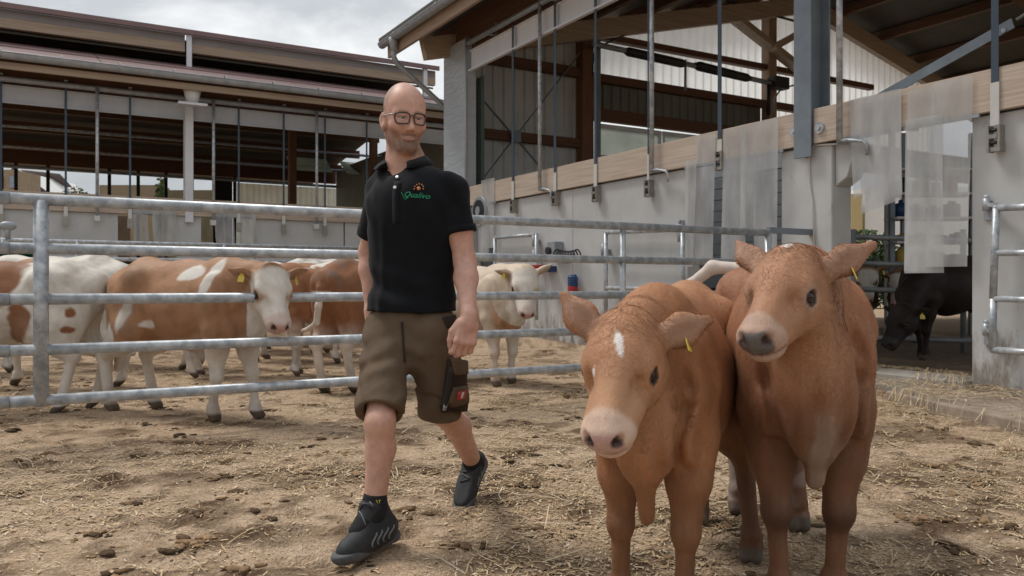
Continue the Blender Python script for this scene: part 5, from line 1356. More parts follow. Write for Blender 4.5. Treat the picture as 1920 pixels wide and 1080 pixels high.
# --- the two bulls in front
h1 = ang(-0.339, -0.941); l1 = (0.525, 2.71)
def x1(col, q, h, n1, n2):
    low = sstep(0.62, 0.30, q[:, 2]); col = col * (1 - 0.45 * low)[:, None]  # naturally darker legs and brisket, deepened by shade painted into the lower coat
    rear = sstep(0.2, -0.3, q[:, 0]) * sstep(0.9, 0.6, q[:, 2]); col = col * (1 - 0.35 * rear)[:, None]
    face = sstep(0.16, 0.30, h[:, 0]) * sstep(0.28, 0.20, np.linalg.norm(h - np.array((0.25, 0, -0.1)), axis=1))
    col = mixc(col, (0.50, 0.275, 0.155), sstep(0.44, 0.24, np.linalg.norm(h - np.array((0.2, 0, -0.08)), axis=1)) * 0.4); col = mixc(col, (0.50, 0.29, 0.17), face * 0.5)
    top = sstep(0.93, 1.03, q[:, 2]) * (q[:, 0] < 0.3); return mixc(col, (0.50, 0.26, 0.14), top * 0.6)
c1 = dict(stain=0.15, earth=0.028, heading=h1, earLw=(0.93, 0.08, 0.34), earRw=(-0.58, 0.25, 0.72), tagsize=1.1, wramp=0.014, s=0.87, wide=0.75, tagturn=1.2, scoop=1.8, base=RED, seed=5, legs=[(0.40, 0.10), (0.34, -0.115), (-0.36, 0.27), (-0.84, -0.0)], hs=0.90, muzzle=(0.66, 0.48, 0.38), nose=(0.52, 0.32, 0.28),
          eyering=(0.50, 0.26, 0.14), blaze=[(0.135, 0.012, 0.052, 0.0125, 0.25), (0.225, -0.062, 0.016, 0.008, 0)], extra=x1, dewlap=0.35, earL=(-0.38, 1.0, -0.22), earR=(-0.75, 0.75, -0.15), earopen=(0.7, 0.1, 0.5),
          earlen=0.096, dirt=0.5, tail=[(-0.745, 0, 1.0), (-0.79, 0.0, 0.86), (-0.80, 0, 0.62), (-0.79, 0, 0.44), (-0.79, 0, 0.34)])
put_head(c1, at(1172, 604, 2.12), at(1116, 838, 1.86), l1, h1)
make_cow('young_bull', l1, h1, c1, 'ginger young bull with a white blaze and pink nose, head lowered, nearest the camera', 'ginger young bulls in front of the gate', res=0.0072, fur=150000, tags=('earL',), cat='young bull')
h2 = ang(-0.166, -0.986); l2 = (0.955, 2.85)
def x2(col, q, h, n1, n2):
    col = mixc(col, (0.62, 0.55, 0.48), (q[:, 0] < -0.77) * 1.0)
    col = mixc(col, (0.48, 0.27, 0.16), sstep(0.44, 0.24, np.linalg.norm(h - np.array((0.2, 0, -0.08)), axis=1)) * 0.45)
    roan = sstep(-0.30, -0.62, q[:, 0]) * sstep(0.42, 0.60, n2); col = mixc(col, (0.60, 0.50, 0.44), roan * 0.8)
    br = sstep(0.38, 0.52, q[:, 0]) * sstep(0.80, 0.50, q[:, 2]) * sstep(0.14, 0.0, np.abs(q[:, 1] - 0.03)) * sstep(0.35, 0.65, fbm(q[:, 0] * 12, q[:, 1] * 12, q[:, 2] * 7, 5, 3)) * (np.linalg.norm(h - np.array((0.2, 0, -0.1)), axis=1) > 0.36)
    col = mixc(col, (0.48, 0.31, 0.22), br * 0.7)
    dl = sstep(0.034, 0.016, np.abs(q[:, 1] + 0.005 * np.sin(q[:, 2] * 40))) * (q[:, 0] > 0.42) * sstep(0.70, 0.56, q[:, 2]); col = mixc(col, (0.62, 0.47, 0.37), dl * 0.8)
    lg = sstep(0.60, 0.40, q[:, 2]) * sstep(0.42, 0.62, n1) * (q[:, 0] > 0); col = mixc(col, (0.40, 0.25, 0.18), lg * 0.35)
    kn = np.exp(-((q[:, 2] - 0.29) / 0.055) ** 2) * (q[:, 0] > 0); col = mixc(col, (0.07, 0.035, 0.022), kn * 0.65)
    low = sstep(0.92, 0.5, q[:, 2]) * sstep(0.25, 0.42, np.linalg.norm(h - np.array((0.2, 0, -0.1)), axis=1)); return col * (1 - 0.46 * low)[:, None]  # chest and legs darkened below the head: part coat colour, part painted shade
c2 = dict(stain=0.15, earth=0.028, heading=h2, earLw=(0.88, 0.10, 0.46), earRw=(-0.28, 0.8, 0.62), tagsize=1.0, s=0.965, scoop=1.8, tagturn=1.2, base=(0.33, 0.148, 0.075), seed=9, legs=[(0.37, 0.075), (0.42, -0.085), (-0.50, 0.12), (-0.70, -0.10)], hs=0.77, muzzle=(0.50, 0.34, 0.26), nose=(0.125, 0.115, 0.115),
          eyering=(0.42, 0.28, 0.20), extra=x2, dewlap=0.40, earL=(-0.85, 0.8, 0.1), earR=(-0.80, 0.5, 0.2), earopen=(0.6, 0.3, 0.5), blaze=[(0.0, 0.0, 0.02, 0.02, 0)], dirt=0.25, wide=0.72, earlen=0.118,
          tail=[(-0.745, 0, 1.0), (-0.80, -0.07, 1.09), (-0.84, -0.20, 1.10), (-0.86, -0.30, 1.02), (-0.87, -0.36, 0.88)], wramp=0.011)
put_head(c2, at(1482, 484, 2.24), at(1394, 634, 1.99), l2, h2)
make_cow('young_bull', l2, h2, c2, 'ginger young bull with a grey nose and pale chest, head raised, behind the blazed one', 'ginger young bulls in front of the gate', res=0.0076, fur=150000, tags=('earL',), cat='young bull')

# --- cattle behind the gate
GR = 'cattle standing behind the yard gate'
FAWN = (0.34, 0.175, 0.09); WH = (0.64, 0.59, 0.53)
std = [(0.37, 0.13), (0.37, -0.13), (-0.60, 0.13), (-0.60, -0.13)]
def ph(c, poll, hdir): c['poll'] = np.array(poll); c['hdir'] = unit(hdir); return c

hc = ang(0.895, -0.447); lc = (-2.38, 6.15)
def xc_(col, q, h, n1, n2):
    w = 0
    for (px, pz, rx, rz) in ((0.34, 0.99, 0.06, 0.14), (0.16, 1.02, 0.10, 0.05), (-0.42, 0.72, 0.06, 0.13), (-0.24, 0.66, 0.10, 0.05), (-0.62, 0.55, 0.10, 0.10)):
        w = np.maximum(w, sstep(1.15, 0.85, np.sqrt(((q[:, 0] - px - 0.3 * (q[:, 2] - pz)) / rx) ** 2 + ((q[:, 2] - pz) / rz) ** 2) + 1.1 * (n1 - 0.5) * 2 + 0.45 * (n2 - 0.5)))
    return mixc(col, WH, w)
cc_ = dict(s=1.05, base=FAWN, seed=3, legs=[(0.46, 0.13), (0.30, -0.12), (-0.56, 0.13), (-0.72, -0.12)], whiteface=True, whitelegs=True, extra=xc_, muzzle=(0.62, 0.48, 0.42), nose=(0.55, 0.33, 0.29), earth=0.024)
put_head(cc_, at(508, 505, 5.75), at(530, 606, 5.5), lc, hc)
make_cow('cow', lc, hc, cc_, 'fawn cow with a white face and white legs facing the camera side-on', GR, res=0.0125, tags=('earL', 'earR'))

la = (-3.98, 6.33); ha = math.radians(188)
def blobs(spots, brown=(0.24, 0.10, 0.045)):
    def f(col, q, h, n1, n2):
        w = 0
        for (px, pz, rx, rz) in spots:
            w = np.maximum(w, sstep(1.12, 0.88, np.sqrt(((q[:, 0] - px) / rx) ** 2 + ((q[:, 2] - pz) / rz) ** 2) + 0.9 * (n1 - 0.5) * 2 + 0.4 * (n2 - 0.5)))
        return mixc(col, brown, w)
    return f
ca_ = dict(s=1.04, base=(0.62, 0.57, 0.50), seed=14, legs=[(0.37, 0.13), (0.37, -0.13), (-0.50, 0.14), (-0.66, -0.10)], whitelegs=True,
           extra=blobs([(0.02, 1.0, 0.30, 0.20), (-0.26, 0.66, 0.09, 0.20), (0.34, 0.62, 0.10, 0.14), (-0.60, 0.74, 0.05, 0.05), (-0.58, 0.62, 0.06, 0.035), (0.7, 0.9, 0.3, 0.3)]))
ph(ca_, (0.86, 0, 1.06), (0.8, 0.1, -0.6))
make_cow('cow', la, ha, ca_, 'brown and white patched cow seen from behind at the gate post', GR, res=0.013)

ce2 = dict(s=1.0, base=(0.22, 0.08, 0.035), seed=24, legs=std, whitelegs=True)
ph(ce2, (0.86, 0, 1.06), (0.8, 0.1, -0.6))
make_cow('cow', (-4.72, 6.0), math.radians(200), ce2, 'dark red cow almost out of view at the left frame edge', GR, res=0.016)

lbw = (-4.45, 7.85)
cb_ = dict(s=1.12, base=(0.62, 0.57, 0.50), seed=34, legs=std, whitelegs=True, patchw=lambda q, n1, h: 0 * n1,
           extra=lambda col, q, h, n1, n2: mixc(col, (0.30, 0.14, 0.065), np.maximum(sstep(1.1, 0.9, np.sqrt(((q[:, 0] - 0.05) / 0.16) ** 2 + ((q[:, 2] - 1.04) / 0.07) ** 2)), sstep(1.1, 0.9, np.sqrt(((q[:, 0] + 0.42) / 0.13) ** 2 + ((q[:, 2] - 0.66) / 0.09) ** 2)))))
ph(cb_, (0.86, 0, 1.02), (0.75, 0.2, -0.65))
make_cow('cow', lbw, math.radians(172), cb_, 'white cow standing behind the patched one with its rump to the fawn cow', GR, res=0.015)

cg_ = dict(s=1.08, base=(0.30, 0.13, 0.06), seed=44, legs=std, whitelegs=True, patch=0.56)
ph(cg_, (0.88, 0, 0.98), (0.8, 0.1, -0.6))
make_cow('cow', (-2.75, 8.9), math.radians(8), cg_, 'red and white cow half hidden behind the fawn cow', GR, res=0.016)
cg2 = dict(s=1.06, base=(0.33, 0.16, 0.075), seed=54, legs=std, whitelegs=True, patch=0.5)
ph(cg2, (0.88, 0, 1.0), (0.8, -0.3, -0.6))
make_cow('cow', (-2.95, 11.2), math.radians(-25), cg2, 'patched cow farthest back beside the white one', GR, res=0.02)

ck1 = dict(s=1.08, base=(0.62, 0.57, 0.50), seed=144, legs=std, extra=blobs([(0.1, 0.95, 0.25, 0.2), (-0.5, 0.85, 0.2, 0.25)]))
ph(ck1, (0.88, 0, 0.98), (0.8, 0.2, -0.6))
make_cow('cow', (-4.35, 9.75), math.radians(165), ck1, 'brown and white cow at the back, its rump showing above the white cow', GR, res=0.02)
ck2 = dict(s=1.1, base=(0.30, 0.135, 0.06), seed=154, legs=std, whitelegs=True, whiteface=True, patch=0.55, earth=0.026)
ph(ck2, (0.86, 0.05, 1.05), (0.7, 0.25, -0.6))
make_cow('cow', (-2.55, 10.3), math.radians(-10), ck2, 'red-brown cow with white face behind the white-faced fawn cow head', GR, res=0.018)
ck3 = dict(s=1.1, base=(0.64, 0.60, 0.54), seed=164, legs=std, extra=blobs([(0.2, 0.9, 0.2, 0.25)]))
ph(ck3, (0.88, 0, 0.98), (0.8, 0, -0.6))
make_cow('cow', (-6.1, 9.2), math.radians(20), ck3, 'white cow with a brown shoulder at the far left behind the brush', GR, res=0.02)
cd_ = dict(s=1.12, base=(0.64, 0.60, 0.55), seed=64, legs=std)
ph(cd_, (0.88, 0, 0.9), (0.7, 0, -0.75))
make_cow('cow', (-2.65, 12.4), math.radians(40), cd_, 'white cow far back between the fawn cow and the man', GR, res=0.02)

le = (-1.30, 8.0); he = math.radians(62)
ce_ = dict(s=1.08, base=(0.25, 0.105, 0.048), seed=74, legs=[(0.37, 0.13), (0.37, -0.13), (-0.60, 0.13), (-0.52, -0.13)], whitelegs=True,
           tail=[(-0.745, 0, 1.0), (-0.80, -0.02, 0.88), (-0.83, -0.03, 0.74), (-0.82, 0.0, 0.60), (-0.80, 0.10, 0.55), (-0.78, 0.18, 0.53)],
           extra=lambda col, q, h, n1, n2: mixc(mixc(col, (0.13, 0.105, 0.08), sstep(0.5, 0.6, n2) * sstep(0.8, 1.0, q[:, 2]) * 0.6), (0.62, 0.54, 0.46), (q[:, 0] < -0.765) * 1.0 * (q[:, 2] < 0.86)))
ph(ce_, (0.88, 0, 1.05), (0.8, 0.2, -0.5))
make_cow('cow', le, he, ce_, 'red-brown cow seen from the rear with a white tail, just left of the man', GR, res=0.0135)

hf = ang(0.62, -0.78); lf = (-0.33, 8.35)
def xf(col, q, h, n1, n2):
    w = sstep(0.35, 0.55, q[:, 0]) * sstep(1.0, 0.85, q[:, 2]) * (np.linalg.norm(h - np.array((0.2, 0, -0.1)), axis=1) > 0.32) * sstep(0.35, 0.5, n1)
    return mixc(col, (0.42, 0.22, 0.11), w * 0.95)
cf_ = dict(s=1.05, base=(0.58, 0.47, 0.36), seed=84, legs=[(0.30, 0.14), (0.42, -0.13), (-0.60, 0.13), (-0.60, -0.13)], whiteface=True, whitelegs=True, extra=xf, muzzle=(0.62, 0.5, 0.44), nose=(0.5, 0.3, 0.26),
           earR=(-0.3, 1, -0.05), earL=(-0.3, 0.8, 0.45), earth=0.024)
put_head(cf_, at(984, 505, 7.75), at(992, 592, 7.5), lf, hf)
make_cow('cow', lf, hf, cf_, 'cream cow with a white face looking out just right of the man', GR, res=0.0125, tags=('earR',))

# --- inside the barn doorway
GI = 'cattle inside the right barn'
hk_ = ang(-0.93, -0.20); lk = (5.10, 9.55)
ck_ = dict(s=1.08, base=(0.022, 0.014, 0.011), seed=94, legs=[(0.42, 0.13), (0.24, -0.12), (-0.55, 0.13), (-0.70, -0.12)], muzzle=(0.05, 0.045, 0.04), nose=(0.05, 0.045, 0.045), eyering=(0.03, 0.02, 0.02), earin=(0.05, 0.035, 0.03),
           white=(0.03, 0.02, 0.02), dirt=0.1, earth=0.024, earL=(-0.5, 0.9, -0.25))
put_head(ck_, at(1690, 598, 9.0), at(1650, 672, 8.85), lk, hk_)
make_cow('black_bull', lk, hk_, ck_, 'black young bull with lowered head standing inside the doorway', GI, res=0.0135, tags=('earL',), cat='young bull', zoff=0.13)
ci = dict(s=1.05, base=(0.24, 0.105, 0.05), seed=104, legs=std, whiteface=True, whitelegs=True, earth=0.024)
li = (5.15, 12.3); hi_ = ang(-0.45, -0.9)
put_head(ci, at(1626, 505, 11.2), at(1622, 590, 11.0), li, hi_)
ci['blaze'] = []
make_cow('cow', li, hi_, ci, 'red calf with a white blaze behind the inner rails, nearest the pier', GI, res=0.014, tags=('earL',), zoff=0.13)
ci = dict(s=1.05, base=(0.26, 0.115, 0.055), seed=114, legs=std, whiteface=True, whitelegs=True, earth=0.024, muzzle=(0.62, 0.45, 0.42), nose=(0.55, 0.35, 0.33))
li = (6.05, 12.6); hi_ = ang(-0.5, -0.86)
put_head(ci, at(1686, 514, 11.4), at(1676, 588, 11.15), li, hi_)
make_cow('cow', li, hi_, ci, 'red calf with a white face behind the inner rails above the black bull', GI, res=0.014, zoff=0.13)
# ------------------------------------------------------------------ the walking man
skin_m = mat('skin', (1, 1, 1), 0.5, attr=True, var=0.13, scale=34, bump=0.2, bscale=260, bdist=0.002, spec=0.45, sss=0.12)
shirt_m = mat('black_pique_cotton', (0.0075, 0.0085, 0.011), 0.9, var=0.25, scale=12, bump=0.25, bscale=420, bdist=0.001, spec=0.15, sheen=0.06)
shorts_m = mat('brown_work_canvas', (0.125, 0.088, 0.059), 0.85, var=0.14, scale=9, bump=0.3, bscale=300, bdist=0.001, spec=0.2)
shorts_dk = mat('dark_brown_canvas', (0.040, 0.028, 0.022), 0.85, var=0.2, scale=9, bump=0.3, bscale=300, bdist=0.001, spec=0.2)
shoe_m = mat('dark_grey_mesh_shoe', (0.022, 0.024, 0.027), 0.7, var=0.3, scale=60, bump=0.4, bscale=260, bdist=0.002)
shoe_g = mat('grey_shoe_overlay', (0.16, 0.165, 0.17), 0.6, var=0.15, scale=30, bump=0.1)
sole_m = mat('grey_rubber_sole', (0.085, 0.087, 0.09), 0.8, var=0.25, scale=40, bump=0.3)
sock_m = mat('black_sock', (0.012, 0.012, 0.014), 0.95, var=0.2, bump=0.3, bscale=300)
btn_m = mat('pearl_button', (0.72, 0.70, 0.66), 0.3, var=0.03, bump=0)
frame_m = mat('dark_acetate', (0.028, 0.018, 0.022), 0.3, var=0.1, bump=0)
temple_m = mat('pale_temple', (0.35, 0.36, 0.38), 0.3, 0.3, var=0.1, bump=0)
green_m = mat('green_embroidery', (0.01, 0.30, 0.14), 0.6, var=0.1, bump=0)
orange_m = mat('orange_embroidery', (0.62, 0.27, 0.10), 0.6, var=0.1, bump=0)

A_ = lambda u, v, Y: np.array(at(u, v, Y))
man = root('person', (-0.40, 3.22, 0.0), 'walking man in glasses, black polo shirt and brown cargo shorts, looking towards the bulls', 'person')
hc0 = A_(757, 223, 3.22)                                   # between the ears at eye level
yaw = math.radians(24); pit = math.radians(-7)
hf0 = unit((math.sin(yaw) * math.cos(pit), -math.cos(yaw) * math.cos(pit), math.sin(pit)))
hl0 = unit(np.cross((0, 0, 1.0), hf0)); hu0 = np.cross(hf0, hl0)
HS = 1.0
def HP(f, l, u): return hc0 + (hf0 * f + hl0 * l + hu0 * u) * HS
HR = np.array([hf0, hl0, hu0])
B = Solid()
def HE(p, r, k, op='u'): B.ell(HP(*p), np.array(r) * HS, k * HS, op, R=HR)
def HC(p, q, r1, r2, k): B.rc(HP(*p), HP(*q), r1 * HS, r2 * HS, k * HS)
HE((-0.010, 0, 0.050), (0.098, 0.076, 0.090), 0.03)        # cranium
HE((0.035, 0, 0.035), (0.058, 0.066, 0.062), 0.04)         # forehead
HE((0.030, 0, -0.038), (0.060, 0.056, 0.085), 0.04)        # face
for y in (1, -1):
    HC((-0.008, 0.052 * y, -0.058), (0.062, 0.020 * y, -0.110), 0.019, 0.018, 0.025)
    HE((0.060, 0.045 * y, -0.032), (0.026, 0.022, 0.022), 0.04)          # cheekbone
    HC((0.083, 0.012 * y, 0.014), (0.074, 0.048 * y, 0.016), 0.011, 0.010, 0.02)   # brow
HE((0.072, 0, -0.116), (0.024, 0.026, 0.020), 0.03)        # chin
HC((0.088, 0, 0.010), (0.111, 0, -0.038), 0.008, 0.0095, 0.014)           # nose
HE((0.110, 0, -0.043), (0.013, 0.0095, 0.009), 0.010)
for y in (1, -1):
    HE((0.101, 0.0115 * y, -0.045), (0.011, 0.007, 0.008), 0.010)
    HE((0.1075, 0.0075 * y, -0.0555), (0.005, 0.0035, 0.003), 0.004, 'sub')
    HE((0.0935, 0.031 * y, -0.001), (0.016, 0.019, 0.011), 0.018, 'sub')
    HE((0.0840, 0.032 * y, 0.0054), (0.012, 0.017, 0.006), 0.010)        # upper lid
    HE((0.0825, 0.032 * y, -0.0112), (0.012, 0.016, 0.005), 0.010)        # lower lid
    # ears
    e1 = unit(hu0 * 0.95 - hf0 * 0.25); e3 = unit(hl0 * y * 0.75 + hf0 * -0.35 + hf0 * 0.75); e3 = unit(e3 - e1 * (e3 @ e1)); e2 = np.cross(e3, e1)
    ec = HP(-0.006, 0.082 * y, -0.012)
    B.ell(ec, np.array((0.033, 0.019, 0.0075)) * HS, 0.012, R=np.array([e1, e2, e3]))
    B.ell(ec + e3 * 0.007, np.array((0.021, 0.011, 0.006)) * HS, 0.006, 'sub', R=np.array([e1, e2, e3]))
    B.rc(HP(0.0, 0.072 * y, -0.03), HP(0.002, 0.079 * y, -0.045), 0.010, 0.008, 0.01)
for y in (1, -1):                                          # lips
    HC((0.0915, 0, -0.0722), (0.0845, 0.023 * y, -0.0795), 0.0058, 0.0042, 0.006)
    HC((0.0905, 0, -0.0838), (0.0845, 0.019 * y, -0.0840), 0.0062, 0.0042, 0.006)
    B.rc(HP(0.0990, 0, -0.0775), HP(0.0915, 0.025 * y, -0.0830), 0.0022, 0.0020, 0.003, 'sub')
neck_b = A_(762, 312, 3.29)
B.rc(HP(-0.028, 0, -0.075), neck_b, 0.060 * HS, 0.068, 0.03)
HC((0.03, 0, -0.11), (0.0, 0, -0.17), 0.03, 0.03, 0.03)
# torso
tyaw = math.radians(-17)
tf = unit((math.sin(tyaw), -math.cos(tyaw), 0)); tl_ = unit(np.cross((0, 0, 1.0), tf)); tz = np.array((0, 0, 1.0))
TR = np.array([tf, tl_, tz])
chest = A_(776, 392, 3.24); waist = A_(774, 492, 3.25); hip = A_(772, 590, 3.24); pel = A_(769, 650, 3.23)
shR, shL = A_(718, 352, 3.32), A_(848, 356, 3.17)
elR, wrR = A_(692, 472, 3.45), A_(698, 592, 3.40)
elL, wrL = A_(872, 492, 3.16), A_(879, 600, 3.00)
def TS(b, p, q, r1, r2, wide, k): b.rc(p, q, r1, r2, k, R=TR, sc=(1, wide, 1))
TS(B, chest, waist, 0.10, 0.092, 1.35, 0.05); TS(B, waist, pel, 0.092, 0.095, 1.35, 0.05)
B.rc(neck_b - tz * 0.065, shR, 0.045, 0.048, 0.04); B.rc(neck_b - tz * 0.065, shL, 0.045, 0.048, 0.04)
B.rc(neck_b, chest, 0.07, 0.09, 0.06)
# arms
for sh, el, wr in ((shR, elR, wrR), (shL, elL, wrL)):
    m_ = sh * 0.5 + el * 0.5
    B.rc(sh, m_, 0.054, 0.051, 0.03); B.rc(m_, el, 0.050, 0.040, 0.03)
    f_ = el * 0.72 + wr * 0.28
    B.rc(el, f_, 0.038, 0.042, 0.03); B.rc(f_, wr, 0.042, 0.0265, 0.03)
# hands
def hand(wr, d, t, n):
    d, t = unit(d), unit(t); t = unit(t - d * (t @ d)); n = unit(n); n = unit(n - d * (n @ d) - t * (n @ t))
    G = lambda a, b, c: wr + d * a + t * b + n * c
    B.rc(wr - d * 0.02, G(0.02, 0, 0), 0.028, 0.027, 0.02)
    B.box(G(0.052, -0.001, 0.002), (0.043, 0.040, 0.0145), 0.0135, 0.02, R=np.array([d, t, n]))
    B.ell(G(0.04, 0.022, -0.012), (0.034, 0.018, 0.016), 0.02, R=np.array([d, t, n]))
    for i, (b, L, r) in enumerate(((0.031, 1.0, 0.0102), (0.0105, 1.08, 0.0104), (-0.0105, 1.0, 0.0099), (-0.0305, 0.82, 0.0088))):
        k0 = G(0.088 - 0.004 * abs(i - 1), b, 0.004)
        k1 = k0 + (d * 0.88 - n * 0.42 - t * 0.02 * (i - 1)) * 0.043 * L
        k2 = k1 + (d * 0.12 - n * 1.0) * 0.028 * L
        k3 = k2 + (-d * 0.62 - n * 0.62) * 0.021 * L
        B.ell(k0 + n * 0.003, 0.0115, 0.008)
        B.rc(G(0.05, b * 0.8, 0.0), k0, 0.010, r * 1.05, 0.010)
        B.rc(k0, k1, r * 1.03, r * 0.98, 0.0045); B.rc(k1, k2, r, r * 0.93, 0.004); B.rc(k2, k3, r * 0.92, r * 0.82, 0.004)
    t0 = G(0.018, 0.030, -0.008); t1 = G(0.052, 0.050, -0.014); t2 = G(0.083, 0.050, -0.020); t3 = G(0.106, 0.044, -0.028)
    B.rc(t0, t1, 0.0165, 0.0135, 0.014); B.rc(t1, t2, 0.0128, 0.0115, 0.005); B.rc(t2, t3, 0.0116, 0.0095, 0.004)
    return t3, d, t, n
hand(wrL, A_(868, 660, 2.98) - wrL, np.array((-1.0, -0.35, 0.1)), np.array((0.30, -0.95, 0.0)))
hand(wrR, np.array((0.10, 0.0, -1.0)), np.array((0.5, -0.85, 0)), np.array((-0.95, -0.3, 0)))
# legs
hpR, hpL = A_(722, 622, 3.26), A_(812, 622, 3.20)
knR, anR = A_(713, 792, 3.02), A_(702, 952, 3.02)
knL, anL = A_(838, 776, 3.36), A_(888, 868, 3.74)
for hp_, kn, an, back in ((hpR, knR, anR, np.array((0.02, 0.06, 0))), (hpL, knL, anL, np.array((0.03, 0.02, 0.05)))):
    B.rc(hp_, kn, 0.070, 0.050, 0.05)
    B.ell(kn + np.array((0, -0.014, 0.0)), (0.043, 0.042, 0.05), 0.025)
    c_ = kn * 0.68 + an * 0.32 + back * 0.32
    B.rc(kn, c_, 0.046, 0.0475, 0.035); B.rc(c_, an, 0.048, 0.0315, 0.04)
    B.rc(kn * 0.9 + an * 0.1, an, 0.040, 0.030, 0.03)
footR, footL = A_(640, 1052, 2.86), A_(876, 944, 3.70)
footR[2] = 0.03; footL[2] = 0.035
B.rc(anR, anR * 0.55 + footR * 0.45 - tz * 0.02, 0.032, 0.024, 0.03); B.rc(anL, anL * 0.6 + footL * 0.4, 0.032, 0.026, 0.03)
V, F = B.mesh(0.0043)
q = (V - hc0) @ HR.T / HS
f_, l_, u_ = q.T
n2 = fbm(V[:, 0] * 60, V[:, 1] * 60, V[:, 2] * 60, 3, 3); n1 = fbm(V[:, 0] * 9, V[:, 1] * 9, V[:, 2] * 9, 8, 3)
sk = np.tile(np.array((0.58, 0.335, 0.255)), (len(V), 1)) * (0.90 + 0.2 * n1)[:, None]
head_ = (u_ > -0.20) & (np.abs(l_) < 0.13) & (np.abs(f_) < 0.17)
sk = mixc(sk, (0.56, 0.27, 0.19), head_ * np.exp(-(((f_ - 0.07) / 0.05) ** 2 + ((np.abs(l_) - 0.045) / 0.03) ** 2 + ((u_ + 0.03) / 0.03) ** 2)) * 0.35)
beard = head_ * sstep(-0.040, -0.062, u_ - 0.02 * sstep(0.03, 0.065, np.abs(l_)) - 0.02 * (f_ < 0.04)) * sstep(-0.03, 0.01, f_) * sstep(-0.19, -0.125, u_ - 0.2 * (f_ - 0.06))
lip = np.exp(-((u_ + 0.078) / 0.011) ** 4) * sstep(0.027, 0.021, np.abs(l_)) * (f_ > 0.075) * head_
mous = np.exp(-((u_ + 0.064) / 0.007) ** 2) * (np.abs(l_) < 0.03) * (f_ > 0.07)
goat = head_ * np.exp(-((u_ + 0.108) / 0.024) ** 4) * sstep(0.045, 0.030, np.abs(l_)) * (f_ > 0.035) + head_ * mous * 1.0
jaw_ = head_ * sstep(-0.02, -0.06, u_) * sstep(-0.14, -0.115, u_) * sstep(0.03, 0.05, np.abs(l_)) * sstep(-0.02, 0.005, f_)
ub = -0.056 + 0.55 * np.maximum(np.abs(l_) - 0.038, 0)
stub = head_ * sstep(ub + 0.008, ub - 0.012, u_) * sstep(-0.02, 0.0, f_) * sstep(-0.155, -0.125, u_)
lipm = sstep(1.25, 0.8, (l_ / 0.021) ** 2 + ((u_ + 0.0778 + 5.0 * l_ ** 2) / 0.0075) ** 2) * (f_ > 0.075) * head_
sk = mixc(sk, (0.115, 0.066, 0.042), np.clip(stub * (0.25 + 0.5 * n2 + 0.3 * goat), 0, 0.8) * (1 - lipm))
_unused = ((0.115, 0.066, 0.042), np.clip(goat * (0.55 + 0.6 * n2) * 0.85 + jaw_ * (0.3 + 0.7 * n2) * 0.75, 0, 0.82) * (1 - 0.8 * lip))
sk = mixc(sk, (0.35, 0.165, 0.135), lipm * 0.6)
hair = head_ * sstep(0.03, 0.06, u_ + 0.03 * (f_ < 0.02)) * sstep(0.058, 0.02, f_ + 0.25 * np.maximum(0.05 - np.abs(l_), 0) * (u_ > 0.06)) * sstep(0.03, 0.055, np.abs(l_) + 0.4 * np.maximum(-f_ - 0.0, 0))
sk = mixc(sk, (0.20, 0.125, 0.08), hair * (0.4 + 0.6 * n2) * 0.8)
brow = head_ * np.exp(-((u_ - 0.0185) / 0.005) ** 2) * (f_ > 0.055) * sstep(0.010, 0.016, np.abs(l_)) * sstep(0.056, 0.046, np.abs(l_))
sk = mixc(sk, (0.22, 0.125, 0.075), brow * 0.55)
eyl = head_ * np.exp(-((u_ - 0.0012) / 0.002) ** 2) * (f_ > 0.06) * (np.abs(np.abs(l_) - 0.032) < 0.016)
sk = mixc(sk, (0.07, 0.04, 0.035), eyl * 0.9)
sk = mixc(sk, (0.60, 0.34, 0.26), (V[:, 2] < 0.60) * (V[:, 2] > 0.1) * 0.25)
body = link(np_mesh('body', V, F, skin_m, np.clip(sk, 0.01, 0.9)), 'body', man)
for y in (1, -1):
    MB().ball(HP(0.0795, 0.032 * y, -0.003), 0.0118 * HS, 16, 10).build('eye', mat('eye_white', (0.36, 0.31, 0.28), 0.2, var=0.05, bump=0), man)
    MB().ball(HP(0.0880, 0.0315 * y + 0.001, -0.0045), (0.0055, 0.0056, 0.0056), 12, 8).build('iris', mat('blue_grey_iris', (0.03, 0.04, 0.05), 0.15, var=0.1, bump=0), man)
# glasses
def rim(y):
    pts = []
    for i in range(28):
        a = 2 * math.pi * i / 28; ca, sa = math.cos(a), math.sin(a); pw = 0.55
        w = 0.0265; h_ = 0.0205 if sa > 0 else 0.0215
        l = 0.0345 * y + y * (w * (abs(ca) ** pw) * (1 if ca > 0 else -1) * (1 - 0.08 * (sa < 0)))
        u = -0.005 + h_ * (abs(sa) ** pw) * (1 if sa > 0 else -1)
        pts.append(HP(0.1115 - 7.0 * l * l, l, u))
    return pts
gm = MB()
for y in (1, -1): gm.tube(rim(y), 0.0027 * HS, 8, closed=True)
gm.tube([HP(0.1108, 0.0095, 0.003), HP(0.1125, 0, 0.0055), HP(0.1108, -0.0095, 0.003)], 0.0022, 8)
gl_ = gm.build('glasses', frame_m, man)
for y in (1, -1):
    MB().tube([HP(0.1115 - 7.0 * 0.061 ** 2, 0.061 * y, 0.008), HP(0.070, 0.0725 * y, 0.009), HP(0.02, 0.0805 * y, 0.006), HP(-0.012, 0.083 * y, 0.004), HP(-0.025, 0.083 * y, -0.012)], [0.0028, 0.0026, 0.0022, 0.002, 0.002], 8).build('temple', temple_m if y == -1 else frame_m, gl_)
    pts = rim(y); c_ = sum(pts) / len(pts)
    m = MB(); m.add([c_] + pts, [(0, 1 + i, 1 + (i + 1) % 28) for i in range(28)], True)
    m.build('lens', mat('clear_lens', (0.95, 0.95, 0.95), 0.03, var=0, bump=0, alpha=0.05), gl_)

